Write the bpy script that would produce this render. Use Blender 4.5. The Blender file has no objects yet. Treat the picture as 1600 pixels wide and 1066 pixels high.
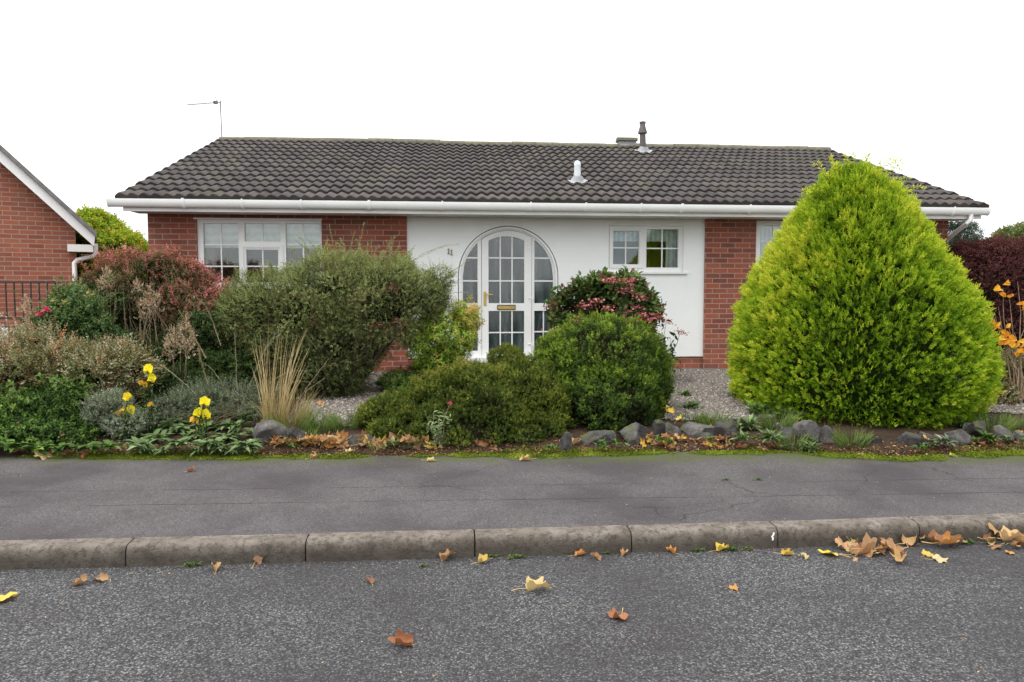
import bpy, bmesh, math, random
import numpy as np
from mathutils import Vector
from mathutils.geometry import tessellate_polygon
rng = np.random.default_rng(11); random.seed(11)
DENOISE = True
scene = bpy.context.scene; col = scene.collection
R = math.radians
# ------------------------------------------------------------------ camera
F, EYE, TH, PT = 1150.0, 1.53, R(5.0), math.atan(73/1150)
cam = bpy.data.cameras.new('camera'); co = bpy.data.objects.new('camera', cam); col.objects.link(co)
co.location = (0, 0, EYE); co.rotation_euler = (R(90)-PT, 0, -TH)
cam.sensor_width = 36; cam.lens = F/1600*36; cam.clip_start = .05; cam.clip_end = 2000
scene.camera = co
FW = np.array([math.sin(TH)*math.cos(PT), math.cos(TH)*math.cos(PT), -math.sin(PT)])
RT = np.array([math.cos(TH), -math.sin(TH), 0]); UP = np.cross(RT, FW); E0 = np.array([0, 0, EYE])
def ray(x, y): return FW+RT*(x-800)/F-UP*(y-533)/F
def at(x, y, Y):
    d = ray(x, y); return E0+d*(Y/d[1])
def gr(x, y, z):
    d = ray(x, y); return E0+d*((z-EYE)/d[2])
def ax(x, Y, y=450): return float(at(x, y, Y)[0])
def az(y, Y, x=800): return float(at(x, y, Y)[2])
def ppm(x, Y, y=500): return F/float((at(x, y, Y)-E0)@FW)      # pixels of the photo per metre there
def unit(a): return a/np.maximum(np.linalg.norm(a, axis=-1, keepdims=True), 1e-9)
class Noise3:
    def __init__(s, freq, k=7): s.w = unit(rng.normal(size=(k, 3)))*freq*rng.uniform(.6, 1.5, (k, 1)); s.p = rng.uniform(0, 6.28, k)
    def __call__(s, P): return np.sin(P@s.w.T+s.p).mean(-1)*1.6
# ------------------------------------------------------------------ objects
def tag(o, label=None, cat=None, group=None, kind=None):
    if label: o['label'] = label
    if cat: o['category'] = cat
    if group: o['group'] = group
    if kind: o['kind'] = kind
    return o
def empty(name, loc, label, cat, group=None):
    o = bpy.data.objects.new(name, None); col.objects.link(o); o.location = loc; o.empty_display_size = .1
    return tag(o, label, cat, group)
def link(name, me, mat, parent=None):
    o = bpy.data.objects.new(name, me); col.objects.link(o)
    if mat:
        for m in (mat if isinstance(mat, (list, tuple)) else [mat]): me.materials.append(m)
    if parent:
        o.parent = parent; o.matrix_parent_inverse.identity()
        off = Vector((0, 0, 0)); p = parent
        while p: off += Vector(p.location); p = p.parent
        me.transform(__import__('mathutils').Matrix.Translation(-off))
    return o
def npmesh(name, V, Fc, attrs=None, smooth=False, fattrs=None):
    V = np.asarray(V, np.float32); Fc = np.asarray(Fc, np.int32); me = bpy.data.meshes.new(name)
    n, k = Fc.shape
    me.vertices.add(len(V)); me.vertices.foreach_set('co', V.ravel())
    me.loops.add(n*k); me.loops.foreach_set('vertex_index', Fc.ravel())
    me.polygons.add(n); me.polygons.foreach_set('loop_start', np.arange(0, n*k, k, dtype=np.int32))
    me.polygons.foreach_set('use_smooth', np.full(n, smooth))
    for a, v in (attrs or {}).items():
        me.attributes.new(a, 'FLOAT', 'POINT').data.foreach_set('value', np.asarray(v, np.float32))
    for a, v in (fattrs or {}).items():
        me.attributes.new(a, 'FLOAT', 'FACE').data.foreach_set('value', np.asarray(v, np.float32))
    me.update(calc_edges=True); return me
class MB:
    def __init__(s): s.v = []; s.f = []
    def add(s, v, f):
        o = len(s.v); s.v += [tuple(map(float, p)) for p in v]; s.f += [tuple(i+o for i in q) for q in f]; return s
    def box(s, x0, x1, y0, y1, z0, z1):
        return s.add([(x0,y0,z0),(x1,y0,z0),(x1,y1,z0),(x0,y1,z0),(x0,y0,z1),(x1,y0,z1),(x1,y1,z1),(x0,y1,z1)],
                     [(0,3,2,1),(4,5,6,7),(0,1,5,4),(1,2,6,5),(2,3,7,6),(3,0,4,7)])
    def tube(s, pts, r, n=8, cap=True):
        pts = [Vector(p) for p in pts]; r = r if isinstance(r, (list, tuple)) else [r]*len(pts); V = []; Fc = []
        pd = None
        for i, p in enumerate(pts):
            d = ((pts[min(i+1, len(pts)-1)]-p).normalized()+(p-pts[max(i-1, 0)]).normalized())
            if d.length < 1e-6: d = Vector((0, 0, 1))
            d.normalize()
            if pd is None: u = d.orthogonal().normalized()
            else: u = (pd-d*pd.dot(d)).normalized()
            pd = u; w = d.cross(u)
            for k in range(n):
                a = 2*math.pi*k/n; V.append(p+(u*math.cos(a)+w*math.sin(a))*r[i])
        for i in range(len(pts)-1):
            for k in range(n): Fc.append((i*n+k, i*n+(k+1)%n, (i+1)*n+(k+1)%n, (i+1)*n+k))
        if cap: Fc.append(tuple(range(n))[::-1]); Fc.append(tuple((len(pts)-1)*n+k for k in range(n)))
        return s.add(V, Fc)
    def prism_x(s, prof, x0, x1):                       # closed (y,z) profile extruded along x
        n = len(prof)
        return s.add([(x0, y, z) for y, z in prof]+[(x1, y, z) for y, z in prof],
                     [(i, (i+1)%n, n+(i+1)%n, n+i) for i in range(n)]+[tuple(range(n))[::-1], tuple(range(n, 2*n))])
    def plate(s, outer, holes, y0, th):                 # (x,z) outline with holes, front at y0, back at y0+th
        loops = [outer]+list(holes); vs = [[Vector((p[0], p[1], 0)) for p in l] for l in loops]
        flat = [p for l in loops for p in l]; n = len(flat); tri = tessellate_polygon(vs)
        f = [tuple(t) for t in tri]+[tuple(n+i for i in t[::-1]) for t in tri]; o = 0
        for l in loops:
            m = len(l); f += [(o+i, o+(i+1)%m, n+o+(i+1)%m, n+o+i) for i in range(m)]; o += m
        return s.add([(p[0], y0, p[1]) for p in flat]+[(p[0], y0+th, p[1]) for p in flat], f)
    def build(s, name, mat, parent=None, smooth=False, bevel=0):
        me = bpy.data.meshes.new(name); me.from_pydata(s.v, [], s.f)
        bm = bmesh.new(); bm.from_mesh(me)
        if bevel: bmesh.ops.bevel(bm, geom=bm.edges[:], offset=bevel, segments=1, affect='EDGES')
        bmesh.ops.recalc_face_normals(bm, faces=bm.faces[:]); bm.to_mesh(me); bm.free()
        o = link(name, me, mat, parent)
        if smooth:
            me.polygons.foreach_set('use_smooth', [True]*len(me.polygons)); me.set_sharp_from_angle(angle=R(40))
        return o
# ------------------------------------------------------------------ materials
def nt(name):
    m = bpy.data.materials.new(name); m.use_nodes = True; t = m.node_tree; b = t.nodes['Principled BSDF']
    return m, t, b
def nd(t, typ, **kw):
    n = t.nodes.new(typ)
    for k, v in kw.items():
        if k in n.inputs.keys(): n.inputs[k].default_value = v
        else: setattr(n, k, v)
    return n
def noise(t, scale, detail=4, rough=.55, vec=None, dim='3D'):
    n = nd(t, 'ShaderNodeTexNoise', Scale=scale, Detail=detail, Roughness=rough)
    if vec is not None: t.links.new(vec, n.inputs['Vector'])
    return n.outputs['Fac']
def ramp(t, fac, stops, interp='LINEAR'):
    n = nd(t, 'ShaderNodeValToRGB'); e = n.color_ramp.elements; n.color_ramp.interpolation = interp
    while len(e) < len(stops): e.new(.5)
    for i, (p, c) in enumerate(stops):
        e[i].position = p; e[i].color = (*(c if isinstance(c, tuple) else (c, c, c)), 1)
    t.links.new(fac, n.inputs[0]); return n.outputs[0]
def mixc(t, fac, a, b, mode='MIX'):
    n = nd(t, 'ShaderNodeMix', data_type='RGBA', blend_type=mode)
    for s, v in ((n.inputs[0], fac), (n.inputs[6], a), (n.inputs[7], b)):
        if isinstance(v, (int, float)): s.default_value = v
        elif isinstance(v, tuple): s.default_value = (*v, 1)
        else: t.links.new(v, s)
    return n.outputs[2]
def math_(t, op, a, b=0.0, clamp=False):
    n = nd(t, 'ShaderNodeMath', operation=op, use_clamp=clamp)
    for s, v in ((n.inputs[0], a), (n.inputs[1], b)):
        if isinstance(v, (int, float)): s.default_value = v
        else: t.links.new(v, s)
    return n.outputs[0]
def coords(t, kind='Object'): return nd(t, 'ShaderNodeTexCoord').outputs[kind]
def pos(t): return nd(t, 'ShaderNodeNewGeometry').outputs['Position']
def bump(t, b, h, s=.5, d=.01):
    n = nd(t, 'ShaderNodeBump', Strength=s, Distance=d); t.links.new(h, n.inputs['Height'])
    t.links.new(n.outputs[0], b.inputs['Normal']); return n
def simple(name, c, rough=.5, var=.12, scale=6, metal=0, bmp=0, spec=None):
    m, t, b = nt(name); v = pos(t); f = noise(t, scale, 5, vec=v)
    c2 = tuple(x*(1-var*2) for x in c); c3 = tuple(min(1, x*(1+var)) for x in c)
    t.links.new(ramp(t, f, [(.3, c2), (.7, c3)]), b.inputs['Base Color'])
    b.inputs['Roughness'].default_value = rough; b.inputs['Metallic'].default_value = metal
    if spec is not None: b.inputs['Specular IOR Level'].default_value = spec
    if bmp: bump(t, b, noise(t, scale*8, 5, vec=v), bmp, .01)
    return m
def brick_mat(name, c1, c2, mortar, paint=None, local=False):
    m, t, b = nt(name); p = coords(t) if local else pos(t); s = nd(t, 'ShaderNodeSeparateXYZ'); t.links.new(p, s.inputs[0])
    u = math_(t, 'ADD', s.outputs[0], s.outputs[1]); cv = nd(t, 'ShaderNodeCombineXYZ')
    t.links.new(u, cv.inputs[0]); t.links.new(math_(t, 'ADD', s.outputs[2], .03), cv.inputs[1])
    wob = nd(t, 'ShaderNodeVectorMath', operation='MULTIPLY_ADD'); nn = nd(t, 'ShaderNodeTexNoise', Scale=9, Detail=2)
    t.links.new(p, nn.inputs['Vector']); t.links.new(nn.outputs['Color'], wob.inputs[0]); wob.inputs[1].default_value = (.006, .004, 0)
    t.links.new(cv.outputs[0], wob.inputs[2])
    br = nd(t, 'ShaderNodeTexBrick', offset=.5, Scale=1.0); br.inputs['Brick Width'].default_value = .225
    br.inputs['Row Height'].default_value = .075; br.inputs['Mortar Size'].default_value = .0075 if not paint else .004
    br.inputs['Mortar Smooth'].default_value = .3; br.inputs['Bias'].default_value = -.1
    br.inputs['Color1'].default_value = (*c1, 1); br.inputs['Color2'].default_value = (*c2, 1); br.inputs['Mortar'].default_value = (*mortar, 1)
    t.links.new(wob.outputs[0], br.inputs['Vector'])
    n1 = noise(t, 3.5, 5, vec=p); n2 = noise(t, 60, 4, vec=p)
    if paint:
        sw = nd(t, 'ShaderNodeMapping'); sw.inputs['Scale'].default_value = (7, 7, .5); t.links.new(p, sw.inputs[0]); c = mixc(t, ramp(t, n1, [(.35, 0.), (.75, .35)]), paint, tuple(x*.9 for x in paint)); c = mixc(t, ramp(t, noise(t, 1., 5, .6, sw.outputs[0]), [(.55, 0.), (.8, .16)]), c, (.66, .64, .58))
        t.links.new(mixc(t, math_(t, 'MULTIPLY', br.outputs['Fac'], .05), c, tuple(x*.7 for x in paint)), b.inputs['Base Color'])
        b.inputs['Roughness'].default_value = .75
    else:
        c = mixc(t, ramp(t, n2, [(.3, 0.), (.8, .5)]), br.outputs['Color'], (.16, .06, .045))
        stain = ramp(t, n1, [(.45, 0.), (.8, .45)]); low = math_(t, 'MULTIPLY', ramp(t, s.outputs[2], [(.3, 1.), (1.0, .0)]), .0)
        c = mixc(t, stain, c, (.28, .15, .11)); t.links.new(c, b.inputs['Base Color']); b.inputs['Roughness'].default_value = .9
    h = math_(t, 'SUBTRACT', math_(t, 'MULTIPLY', n2, .35), br.outputs['Fac'])
    bump(t, b, h, .45 if not paint else .25, .004); return m
def leaf_mat(name, stops, rough=.5, trans=.25, spec=.3):
    m, t, b = nt(name); a = nd(t, 'ShaderNodeAttribute', attribute_name='tint')
    c = ramp(t, a.outputs['Fac'], stops); t.links.new(c, b.inputs['Base Color'])
    b.inputs['Roughness'].default_value = rough+.1; b.inputs['Specular IOR Level'].default_value = spec*.4
    tr = nd(t, 'ShaderNodeBsdfTranslucent'); t.links.new(mixc(t, 1.0, c, (1.0, 1.0, .55), 'MULTIPLY'), tr.inputs[0])
    mx = nd(t, 'ShaderNodeMixShader'); mx.inputs[0].default_value = trans
    t.links.new(b.outputs[0], mx.inputs[1]); t.links.new(tr.outputs[0], mx.inputs[2])
    t.links.new(mx.outputs[0], t.nodes['Material Output'].inputs[0]); return m

M = {}
M['brick'] = brick_mat('red_brick', (.36, .092, .050), (.165, .048, .035), (.39, .28, .22))
M['brick_b'] = brick_mat('orange_red_brick', (.39, .118, .063), (.22, .064, .04), (.40, .30, .235), local=True)
M['paint'] = brick_mat('white_painted_brick', (.8, .8, .8), (.8, .8, .8), (.7, .7, .7), paint=(.88, .89, .895))
M['upvc'] = simple('white_upvc', (.86, .86, .86), .35, .03, 3)
M['fascia'] = simple('white_fascia', (.80, .80, .78), .45, .06, 2)
M['soffit'] = simple('soffit_board', (.62, .58, .55), .6, .06, 2)
M['concrete'] = simple('foundation_concrete', (.16, .15, .14), .9, .25, 9, bmp=.4)
M['brass'] = simple('brass', (.62, .44, .14), .28, .08, 20, metal=1)
M['darkgap'] = simple('dark_slot', (.03, .03, .03), .6)
M['number'] = simple('brown_number_plate', (.26, .18, .12), .5)
M['grey_pipe'] = simple('grey_pvc_pipe', (.60, .64, .68), .35, .08, 8)
M['dark_pipe'] = simple('brown_vent_pipe', (.10, .085, .08), .6, .2, 10)
M['lead'] = simple('lead_flashing', (.30, .31, .33), .5, .2, 10, bmp=.3)
M['metal'] = simple('aerial_aluminium', (.22, .2, .2), .5, .1, 10)
M['black_iron'] = simple('black_iron', (.018, .018, .02), .5, .1, 10)
M['room'] = simple('room_plaster', (.30, .29, .27), .9, .05, 2)
M['bark'] = simple('bark', (.10, .075, .055), .9, .3, 30, bmp=.5)
M['twig'] = simple('pale_twig', (.26, .19, .12), .8, .25, 30)
M['inner'] = simple('shade_core', (.022, .018, .010), .95, .3, 30, bmp=.8, spec=0)  # solid shrub cores, coloured near black to stand in for shade between leaves
M['white_wall'] = simple('white_masonry_paint', (.66, .68, .70), .7, .06, 4)
def blind_mat(name, c, sx=0, c2=None):
    m, t, b = nt(name); p = pos(t); s = nd(t, 'ShaderNodeSeparateXYZ'); t.links.new(p, s.inputs[0])
    w = math_(t, 'SINE', math_(t, 'MULTIPLY', s.outputs[0 if sx else 2], 90 if sx else 60))
    n = noise(t, 14, 5, vec=p); f = math_(t, 'MULTIPLY_ADD', w, .12); f = math_(t, 'ADD', n, math_(t, 'MULTIPLY', w, .12))
    t.links.new(ramp(t, f, [(.3, tuple(x*.75 for x in c)), (.65, c2 or c)]), b.inputs['Base Color']); b.inputs['Roughness'].default_value = .9
    return m
M['blind'] = blind_mat('pale_blind', (.80, .84, .80))
M['net'] = blind_mat('net_curtain', (.66, .74, .86), 1, (.85, .88, .92))
M['curtain'] = blind_mat('taupe_curtain', (.30, .26, .24), 1)
m, t, b = nt('window_glass')
fr = nd(t, 'ShaderNodeFresnel', IOR=1.75); gl = nd(t, 'ShaderNodeBsdfGlossy', Roughness=.03); gl.inputs[0].default_value = (.95, .98, 1, 1)
tp = nd(t, 'ShaderNodeBsdfTransparent'); tp.inputs[0].default_value = (.95, .97, .96, 1); mx = nd(t, 'ShaderNodeMixShader')
t.links.new(fr.outputs[0], mx.inputs[0]); t.links.new(tp.outputs[0], mx.inputs[1]); t.links.new(gl.outputs[0], mx.inputs[2])
t.links.new(mx.outputs[0], t.nodes['Material Output'].inputs[0]); M['glass'] = m
# obscured door glass; dim hallway streaks and bluish reflection painted into the colour
m, t, b = nt('obscured_glass'); p = pos(t)
b.inputs['Base Color'].default_value = (.13, .15, .15, 1); b.inputs['Roughness'].default_value = .14; b.inputs['Specular IOR Level'].default_value = 1.0; b.inputs['IOR'].default_value = 1.7
dm = nd(t, 'ShaderNodeMapping'); dm.inputs['Scale'].default_value = (9, 9, 1.6); t.links.new(p, dm.inputs[0]); f = noise(t, 1.0, 4, .6, dm.outputs[0]); t.links.new(ramp(t, f, [(.32, (.015, .024, .026)), (.5, (.05, .07, .074)), (.68, (.13, .16, .165))]), b.inputs['Base Color'])
b.inputs['Alpha'].default_value = .82
bump(t, b, noise(t, 70, 3, vec=p), .25, .004); M['obscured'] = m

# roof tiles
m, t, b = nt('concrete_roof_tile'); p = pos(t); a = nd(t, 'ShaderNodeAttribute', attribute_name='tint')
s = nd(t, 'ShaderNodeSeparateXYZ'); t.links.new(p, s.inputs[0])
c = ramp(t, a.outputs['Fac'], [(0, (.040, .034, .035)), (.5, (.058, .050, .050)), (1, (.088, .073, .070))])
n = noise(t, 2.2, 6, .6, p); n2 = noise(t, 45, 5, .7, p)
c = mixc(t, ramp(t, n2, [(.35, 0.), (.75, .5)]), c, (.045, .040, .036))
mossf = math_(t, 'MULTIPLY', ramp(t, n, [(.50, 0.), (.66, .6)]), ramp(t, n2, [(.45, 0.), (.6, 1.)]))
c = mixc(t, mossf, c, (.10, .10, .045))
spk = ramp(t, noise(t, 22, 2, .5, p), [(.73, 0.), (.76, .5)]); c = mixc(t, spk, c, (.3, .28, .25))
t.links.new(c, b.inputs['Base Color']); b.inputs['Roughness'].default_value = .75; bump(t, b, n2, .6, .006); b.inputs['Specular IOR Level'].default_value = .2; M['tile'] = m
m, t, b = nt('lichened_ridge_tile'); p = pos(t); n = noise(t, 9, 6, .7, p); n2 = noise(t, 40, 4, .6, p)
c = ramp(t, n, [(.3, (.07, .06, .05)), (.5, (.13, .12, .075)), (.7, (.19, .18, .10))]); c = mixc(t, ramp(t, n2, [(.5, 0.), (.7, .5)]), c, (.06, .055, .05))
t.links.new(c, b.inputs['Base Color']); b.inputs['Roughness'].default_value = .9; bump(t, b, n2, .8, .01); M['ridge'] = m
# road
m, t, b = nt('road_chippings'); p = pos(t)
v1 = nd(t, 'ShaderNodeTexVoronoi', Scale=110.0); t.links.new(p, v1.inputs['Vector'])
v2 = nd(t, 'ShaderNodeTexVoronoi', Scale=50.0, Randomness=1.0); t.links.new(p, v2.inputs['Vector'])
sep = nd(t, 'ShaderNodeSeparateColor'); t.links.new(v1.outputs['Color'], sep.inputs[0])
sep2 = nd(t, 'ShaderNodeSeparateColor'); t.links.new(v2.outputs['Color'], sep2.inputs[0])
big = noise(t, .8, 4, .6, p); fine = noise(t, 160, 3, .6, p)
c = ramp(t, sep.outputs[0], [(0, (.048, .046, .049)), (.5, (.100, .098, .102)), (.85, (.17, .168, .172)), (1, (.30, .30, .302))])
chip = math_(t, 'MULTIPLY', ramp(t, sep2.outputs[1], [(.72, 0.), (.80, 1.)]), ramp(t, v2.outputs['Distance'], [(.18, 1.), (.35, 0.)]))
c = mixc(t, math_(t, 'MULTIPLY', chip, .75), c, (.27, .275, .285))
c = mixc(t, ramp(t, v1.outputs['Distance'], [(.35, 0.), (.7, .75)]), c, (.018, .018, .02))
c = mixc(t, ramp(t, big, [(.38, .62), (.6, 0.)]), c, (.040, .037, .040))
t.links.new(c, b.inputs['Base Color']); b.inputs['Roughness'].default_value = .8
h = math_(t, 'SUBTRACT', math_(t, 'ADD', fine, math_(t, 'MULTIPLY', chip, .6)), math_(t, 'MULTIPLY', v1.outputs['Distance'], 1.2)); bump(t, b, h, 1.0, .006); b.inputs['Specular IOR Level'].default_value = .2; M['road'] = m
# pavement
m, t, b = nt('pavement_tarmac'); p = pos(t)
big = noise(t, 1.3, 5, .55, p); fine = noise(t, 120, 4, .7, p); v1 = nd(t, 'ShaderNodeTexVoronoi', Scale=160.0); t.links.new(p, v1.inputs['Vector'])
sep = nd(t, 'ShaderNodeSeparateColor'); t.links.new(v1.outputs['Color'], sep.inputs[0])
c = ramp(t, sep.outputs[0], [(0, (.050, .045, .047)), (.6, (.082, .074, .077)), (1, (.135, .123, .128))])
c = mixc(t, ramp(t, big, [(.38, .75), (.6, 0.)]), c, (.042, .035, .039))
spk = ramp(t, noise(t, 75, 1, .5, p), [(.74, 0.), (.77, .7)]); c = mixc(t, spk, c, (.30, .29, .29))
sx = nd(t, 'ShaderNodeSeparateXYZ'); t.links.new(p, sx.inputs[0])
def line(t, sx, y0, slope, p, w=.006, amp=.05):            # a crack running along the pavement
    wob = math_(t, 'MULTIPLY', math_(t, 'SUBTRACT', noise(t, 3.0, 4, .6, p), .5), amp)
    y = math_(t, 'ADD', sx.outputs[1], wob); y = math_(t, 'SUBTRACT', y, math_(t, 'MULTIPLY', sx.outputs[0], slope))
    d = math_(t, 'ABSOLUTE', math_(t, 'SUBTRACT', y, y0)); k = ramp(t, math_(t, 'DIVIDE', d, w), [(.5, 1.), (1., 0.)])
    return math_(t, 'MULTIPLY', k, ramp(t, noise(t, 2.3, 3, .5, p), [(.38, .1), (.55, 1.)]))
CR = [(4.93, -.035, .008), (5.28, -.035, .006)]
for y0, sl, w in CR: c = mixc(t, math_(t, 'MULTIPLY', line(t, sx, y0, sl, p, w), .85), c, (.015, .013, .014))
cv = nd(t, 'ShaderNodeTexVoronoi', feature='DISTANCE_TO_EDGE', Scale=.55); wv = nd(t, 'ShaderNodeVectorMath', operation='MULTIPLY_ADD'); nn = nd(t, 'ShaderNodeTexNoise', Scale=3.5, Detail=5); t.links.new(p, nn.inputs['Vector'])
t.links.new(nn.outputs['Color'], wv.inputs[0]); wv.inputs[1].default_value = (.35, .35, 0); t.links.new(p, wv.inputs[2]); t.links.new(wv.outputs[0], cv.inputs['Vector'])
ck = math_(t, 'MULTIPLY', ramp(t, cv.outputs['Distance'], [(.001, .9), (.0035, 0.)]), ramp(t, noise(t, .9, 2, .5, p), [(.48, 0.), (.56, .8)])); c = mixc(t, ck, c, (.02, .017, .018))
st2 = math_(t, 'MULTIPLY', ramp(t, noise(t, 6.5, 5, .7, p), [(.58, 0.), (.7, .45)]), 1.); c = mixc(t, st2, c, (.04, .034, .036))
yy = math_(t, 'ADD', sx.outputs[1], math_(t, 'MULTIPLY', sx.outputs[0], .085))
dirt = math_(t, 'ADD', yy, math_(t, 'MULTIPLY', math_(t, 'SUBTRACT', noise(t, 3.2, 5, .65, p), .5), .5))
mp = nd(t, 'ShaderNodeMapRange'); mp.inputs[1].default_value = 5.86; mp.inputs[2].default_value = 6.16; t.links.new(dirt, mp.inputs[0])
mosscol = ramp(t, fine, [(.3, (.03, .035, .010)), (.6, (.075, .095, .02)), (.8, (.14, .16, .04))])
c = mixc(t, math_(t, 'MULTIPLY', mp.outputs[0], ramp(t, noise(t, 2.1, 3, .6, p), [(.35, .1), (.6, .9)])), c, mosscol)
t.links.new(c, b.inputs['Base Color']); b.inputs['Roughness'].default_value = .85; bump(t, b, fine, .6, .004); b.inputs['Specular IOR Level'].default_value = .2; M['pave'] = m
m, t, b = nt('kerb_concrete'); p = pos(t); n = noise(t, 7, 6, .65, p); n2 = noise(t, 90, 4, .7, p); n3 = noise(t, 28, 5, .7, p)
c = ramp(t, n, [(.3, (.13, .108, .088)), (.5, (.20, .172, .148)), (.72, (.29, .256, .228))])
c = mixc(t, ramp(t, n3, [(.44, 0.), (.62, .8)]), c, (.058, .049, .040)); c = mixc(t, ramp(t, n2, [(.62, 0.), (.7, .5)]), c, (.36, .34, .31))
s = nd(t, 'ShaderNodeSeparateXYZ'); t.links.new(p, s.inputs[0])
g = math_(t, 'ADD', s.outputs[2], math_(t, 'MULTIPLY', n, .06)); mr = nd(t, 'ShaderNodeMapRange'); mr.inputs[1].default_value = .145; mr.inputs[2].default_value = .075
t.links.new(g, mr.inputs[0]); c = mixc(t, math_(t, 'MULTIPLY', mr.outputs[0], .7), c, (.045, .038, .030))  # lower kerb face darkened: dirt together with its shade, painted in
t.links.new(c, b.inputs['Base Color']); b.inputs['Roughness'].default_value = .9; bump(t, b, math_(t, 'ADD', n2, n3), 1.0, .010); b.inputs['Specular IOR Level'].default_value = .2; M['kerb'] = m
m, t, b = nt('garden_soil'); p = pos(t); n = noise(t, 5, 6, .6, p); n2 = noise(t, 60, 5, .7, p)
c = ramp(t, n, [(.3, (.028, .019, .013)), (.55, (.055, .034, .022)), (.75, (.085, .052, .033))]); c = mixc(t, ramp(t, n2, [(.5, 0.), (.75, .6)]), c, (.12, .075, .045))
t.links.new(c, b.inputs['Base Color']); b.inputs['Roughness'].default_value = .95; bump(t, b, n2, 1., .02); b.inputs['Specular IOR Level'].default_value = .2; M['soil'] = m
m, t, b = nt('pale_gravel'); p = pos(t); v1 = nd(t, 'ShaderNodeTexVoronoi', Scale=55.0); t.links.new(p, v1.inputs['Vector'])
sep = nd(t, 'ShaderNodeSeparateColor'); t.links.new(v1.outputs['Color'], sep.inputs[0])
c = ramp(t, sep.outputs[0], [(0, (.08, .07, .06)), (.5, (.18, .155, .135)), (1, (.33, .30, .28))]); c = mixc(t, ramp(t, v1.outputs['Distance'], [(.4, 0.), (.75, .8)]), c, (.05, .045, .04))
t.links.new(c, b.inputs['Base Color']); b.inputs['Roughness'].default_value = .9; bump(t, b, v1.outputs['Distance'], -1., .01); b.inputs['Specular IOR Level'].default_value = .2; M['gravel'] = m
m, t, b = nt('gravel_stone'); a = nd(t, 'ShaderNodeAttribute', attribute_name='tint')
t.links.new(ramp(t, a.outputs['Fac'], [(0, (.09, .075, .065)), (.5, (.22, .19, .165)), (.8, (.29, .24, .205)), (1, (.50, .47, .44))]), b.inputs['Base Color']); b.inputs['Roughness'].default_value = .85; M['pebble'] = m
m, t, b = nt('rockery_rock'); p = pos(t); n = noise(t, 8, 8, .7, p); n2 = noise(t, 55, 5, .7, p)
c = ramp(t, n, [(.3, (.035, .031, .029)), (.5, (.078, .072, .070)), (.72, (.18, .172, .165))]); c = mixc(t, ramp(t, n2, [(.6, 0.), (.72, .55)]), c, (.26, .26, .26))
ob = nd(t, 'ShaderNodeObjectInfo'); c = mixc(t, 1.0, c, ob.outputs['Color'], 'MULTIPLY')
gm = nd(t, 'ShaderNodeNewGeometry'); sn = nd(t, 'ShaderNodeSeparateXYZ'); t.links.new(gm.outputs['Normal'], sn.inputs[0])
ms = math_(t, 'MULTIPLY', ramp(t, noise(t, 6, 4, .6, p), [(.5, 0.), (.62, .8)]), ramp(t, sn.outputs[2], [(.2, 0.), (.6, 1.)])); c = mixc(t, ms, c, (.09, .10, .03))
t.links.new(c, b.inputs['Base Color']); b.inputs['Roughness'].default_value = .9; bump(t, b, math_(t, 'ADD', n, n2), .8, .02); b.inputs['Specular IOR Level'].default_value = .2; M['rock'] = m
# fallen leaf: colour comes from the object, veins and blotches from noise
m, t, b = nt('dry_leaf'); ob = nd(t, 'ShaderNodeObjectInfo'); tc = coords(t); n = noise(t, 40, 5, .65, tc); n2 = noise(t, 16, 3, .5, tc)
c = mixc(t, ramp(t, n, [(.35, 0.), (.75, .55)]), ob.outputs['Color'], (.13, .055, .02)); c = mixc(t, ramp(t, n2, [(.55, 0.), (.8, .4)]), c, (.62, .42, .16))
t.links.new(c, b.inputs['Base Color']); b.inputs['Roughness'].default_value = .6; bump(t, b, n, .5, .003)
tr = nd(t, 'ShaderNodeBsdfTranslucent'); t.links.new(c, tr.inputs[0]); mx = nd(t, 'ShaderNodeMixShader'); mx.inputs[0].default_value = .18
t.links.new(b.outputs[0], mx.inputs[1]); t.links.new(tr.outputs[0], mx.inputs[2]); t.links.new(mx.outputs[0], t.nodes['Material Output'].inputs[0]); M['leaf'] = m
# ------------------------------------------------------------------ world and sun
SE, SR = R(55), R(-125)
w = bpy.data.worlds.new('World'); scene.world = w; w.use_nodes = True; w.cycles.sampling_method = 'MANUAL'; w.cycles.sample_map_resolution = 512; t = w.node_tree; bg = t.nodes['Background']
sky = nd(t, 'ShaderNodeTexSky', sky_type='NISHITA', sun_disc=False, sun_elevation=SE, sun_rotation=SR, air_density=1.0, dust_density=3.0)
tc = nd(t, 'ShaderNodeTexCoord'); mpn = nd(t, 'ShaderNodeMapping'); mpn.inputs['Scale'].default_value = (1, 1, 3.5); t.links.new(tc.outputs['Generated'], mpn.inputs[0])
cl = noise(t, 2.6, 6, .55, mpn.outputs[0])
sz = nd(t, 'ShaderNodeSeparateXYZ'); t.links.new(tc.outputs['Generated'], sz.inputs[0])
over = ramp(t, sz.outputs[2], [(0, (.50, .505, .505)), (.25, (.58, .585, .588)), (1, (1, .99, .97))]); over = mixc(t, ramp(t, cl, [(.54, 0.), (.66, .9)]), over, mixc(t, 1.0, over, (.60, .74, .76), 'MULTIPLY')); over = mixc(t, 1.0, over, (18.5, 18.5, 18.5), 'MULTIPLY')   # overcast: brightest overhead
c = mixc(t, ramp(t, cl, [(.36, .90), (.52, 1.)]), sky.outputs[0], over)
t.links.new(c, bg.inputs[0]); bg.inputs[1].default_value = .10
sl = bpy.data.lights.new('sun', 'SUN'); sl.energy = 1.1; sl.angle = R(18); sl.color = (1, .96, .9)
so = bpy.data.objects.new('sun', sl); col.objects.link(so)
sd = Vector((math.sin(SR)*math.cos(SE), math.cos(SR)*math.cos(SE), math.sin(SE)))   # towards the sun
so.rotation_euler = sd.to_track_quat('Z', 'Y').to_euler()
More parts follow.
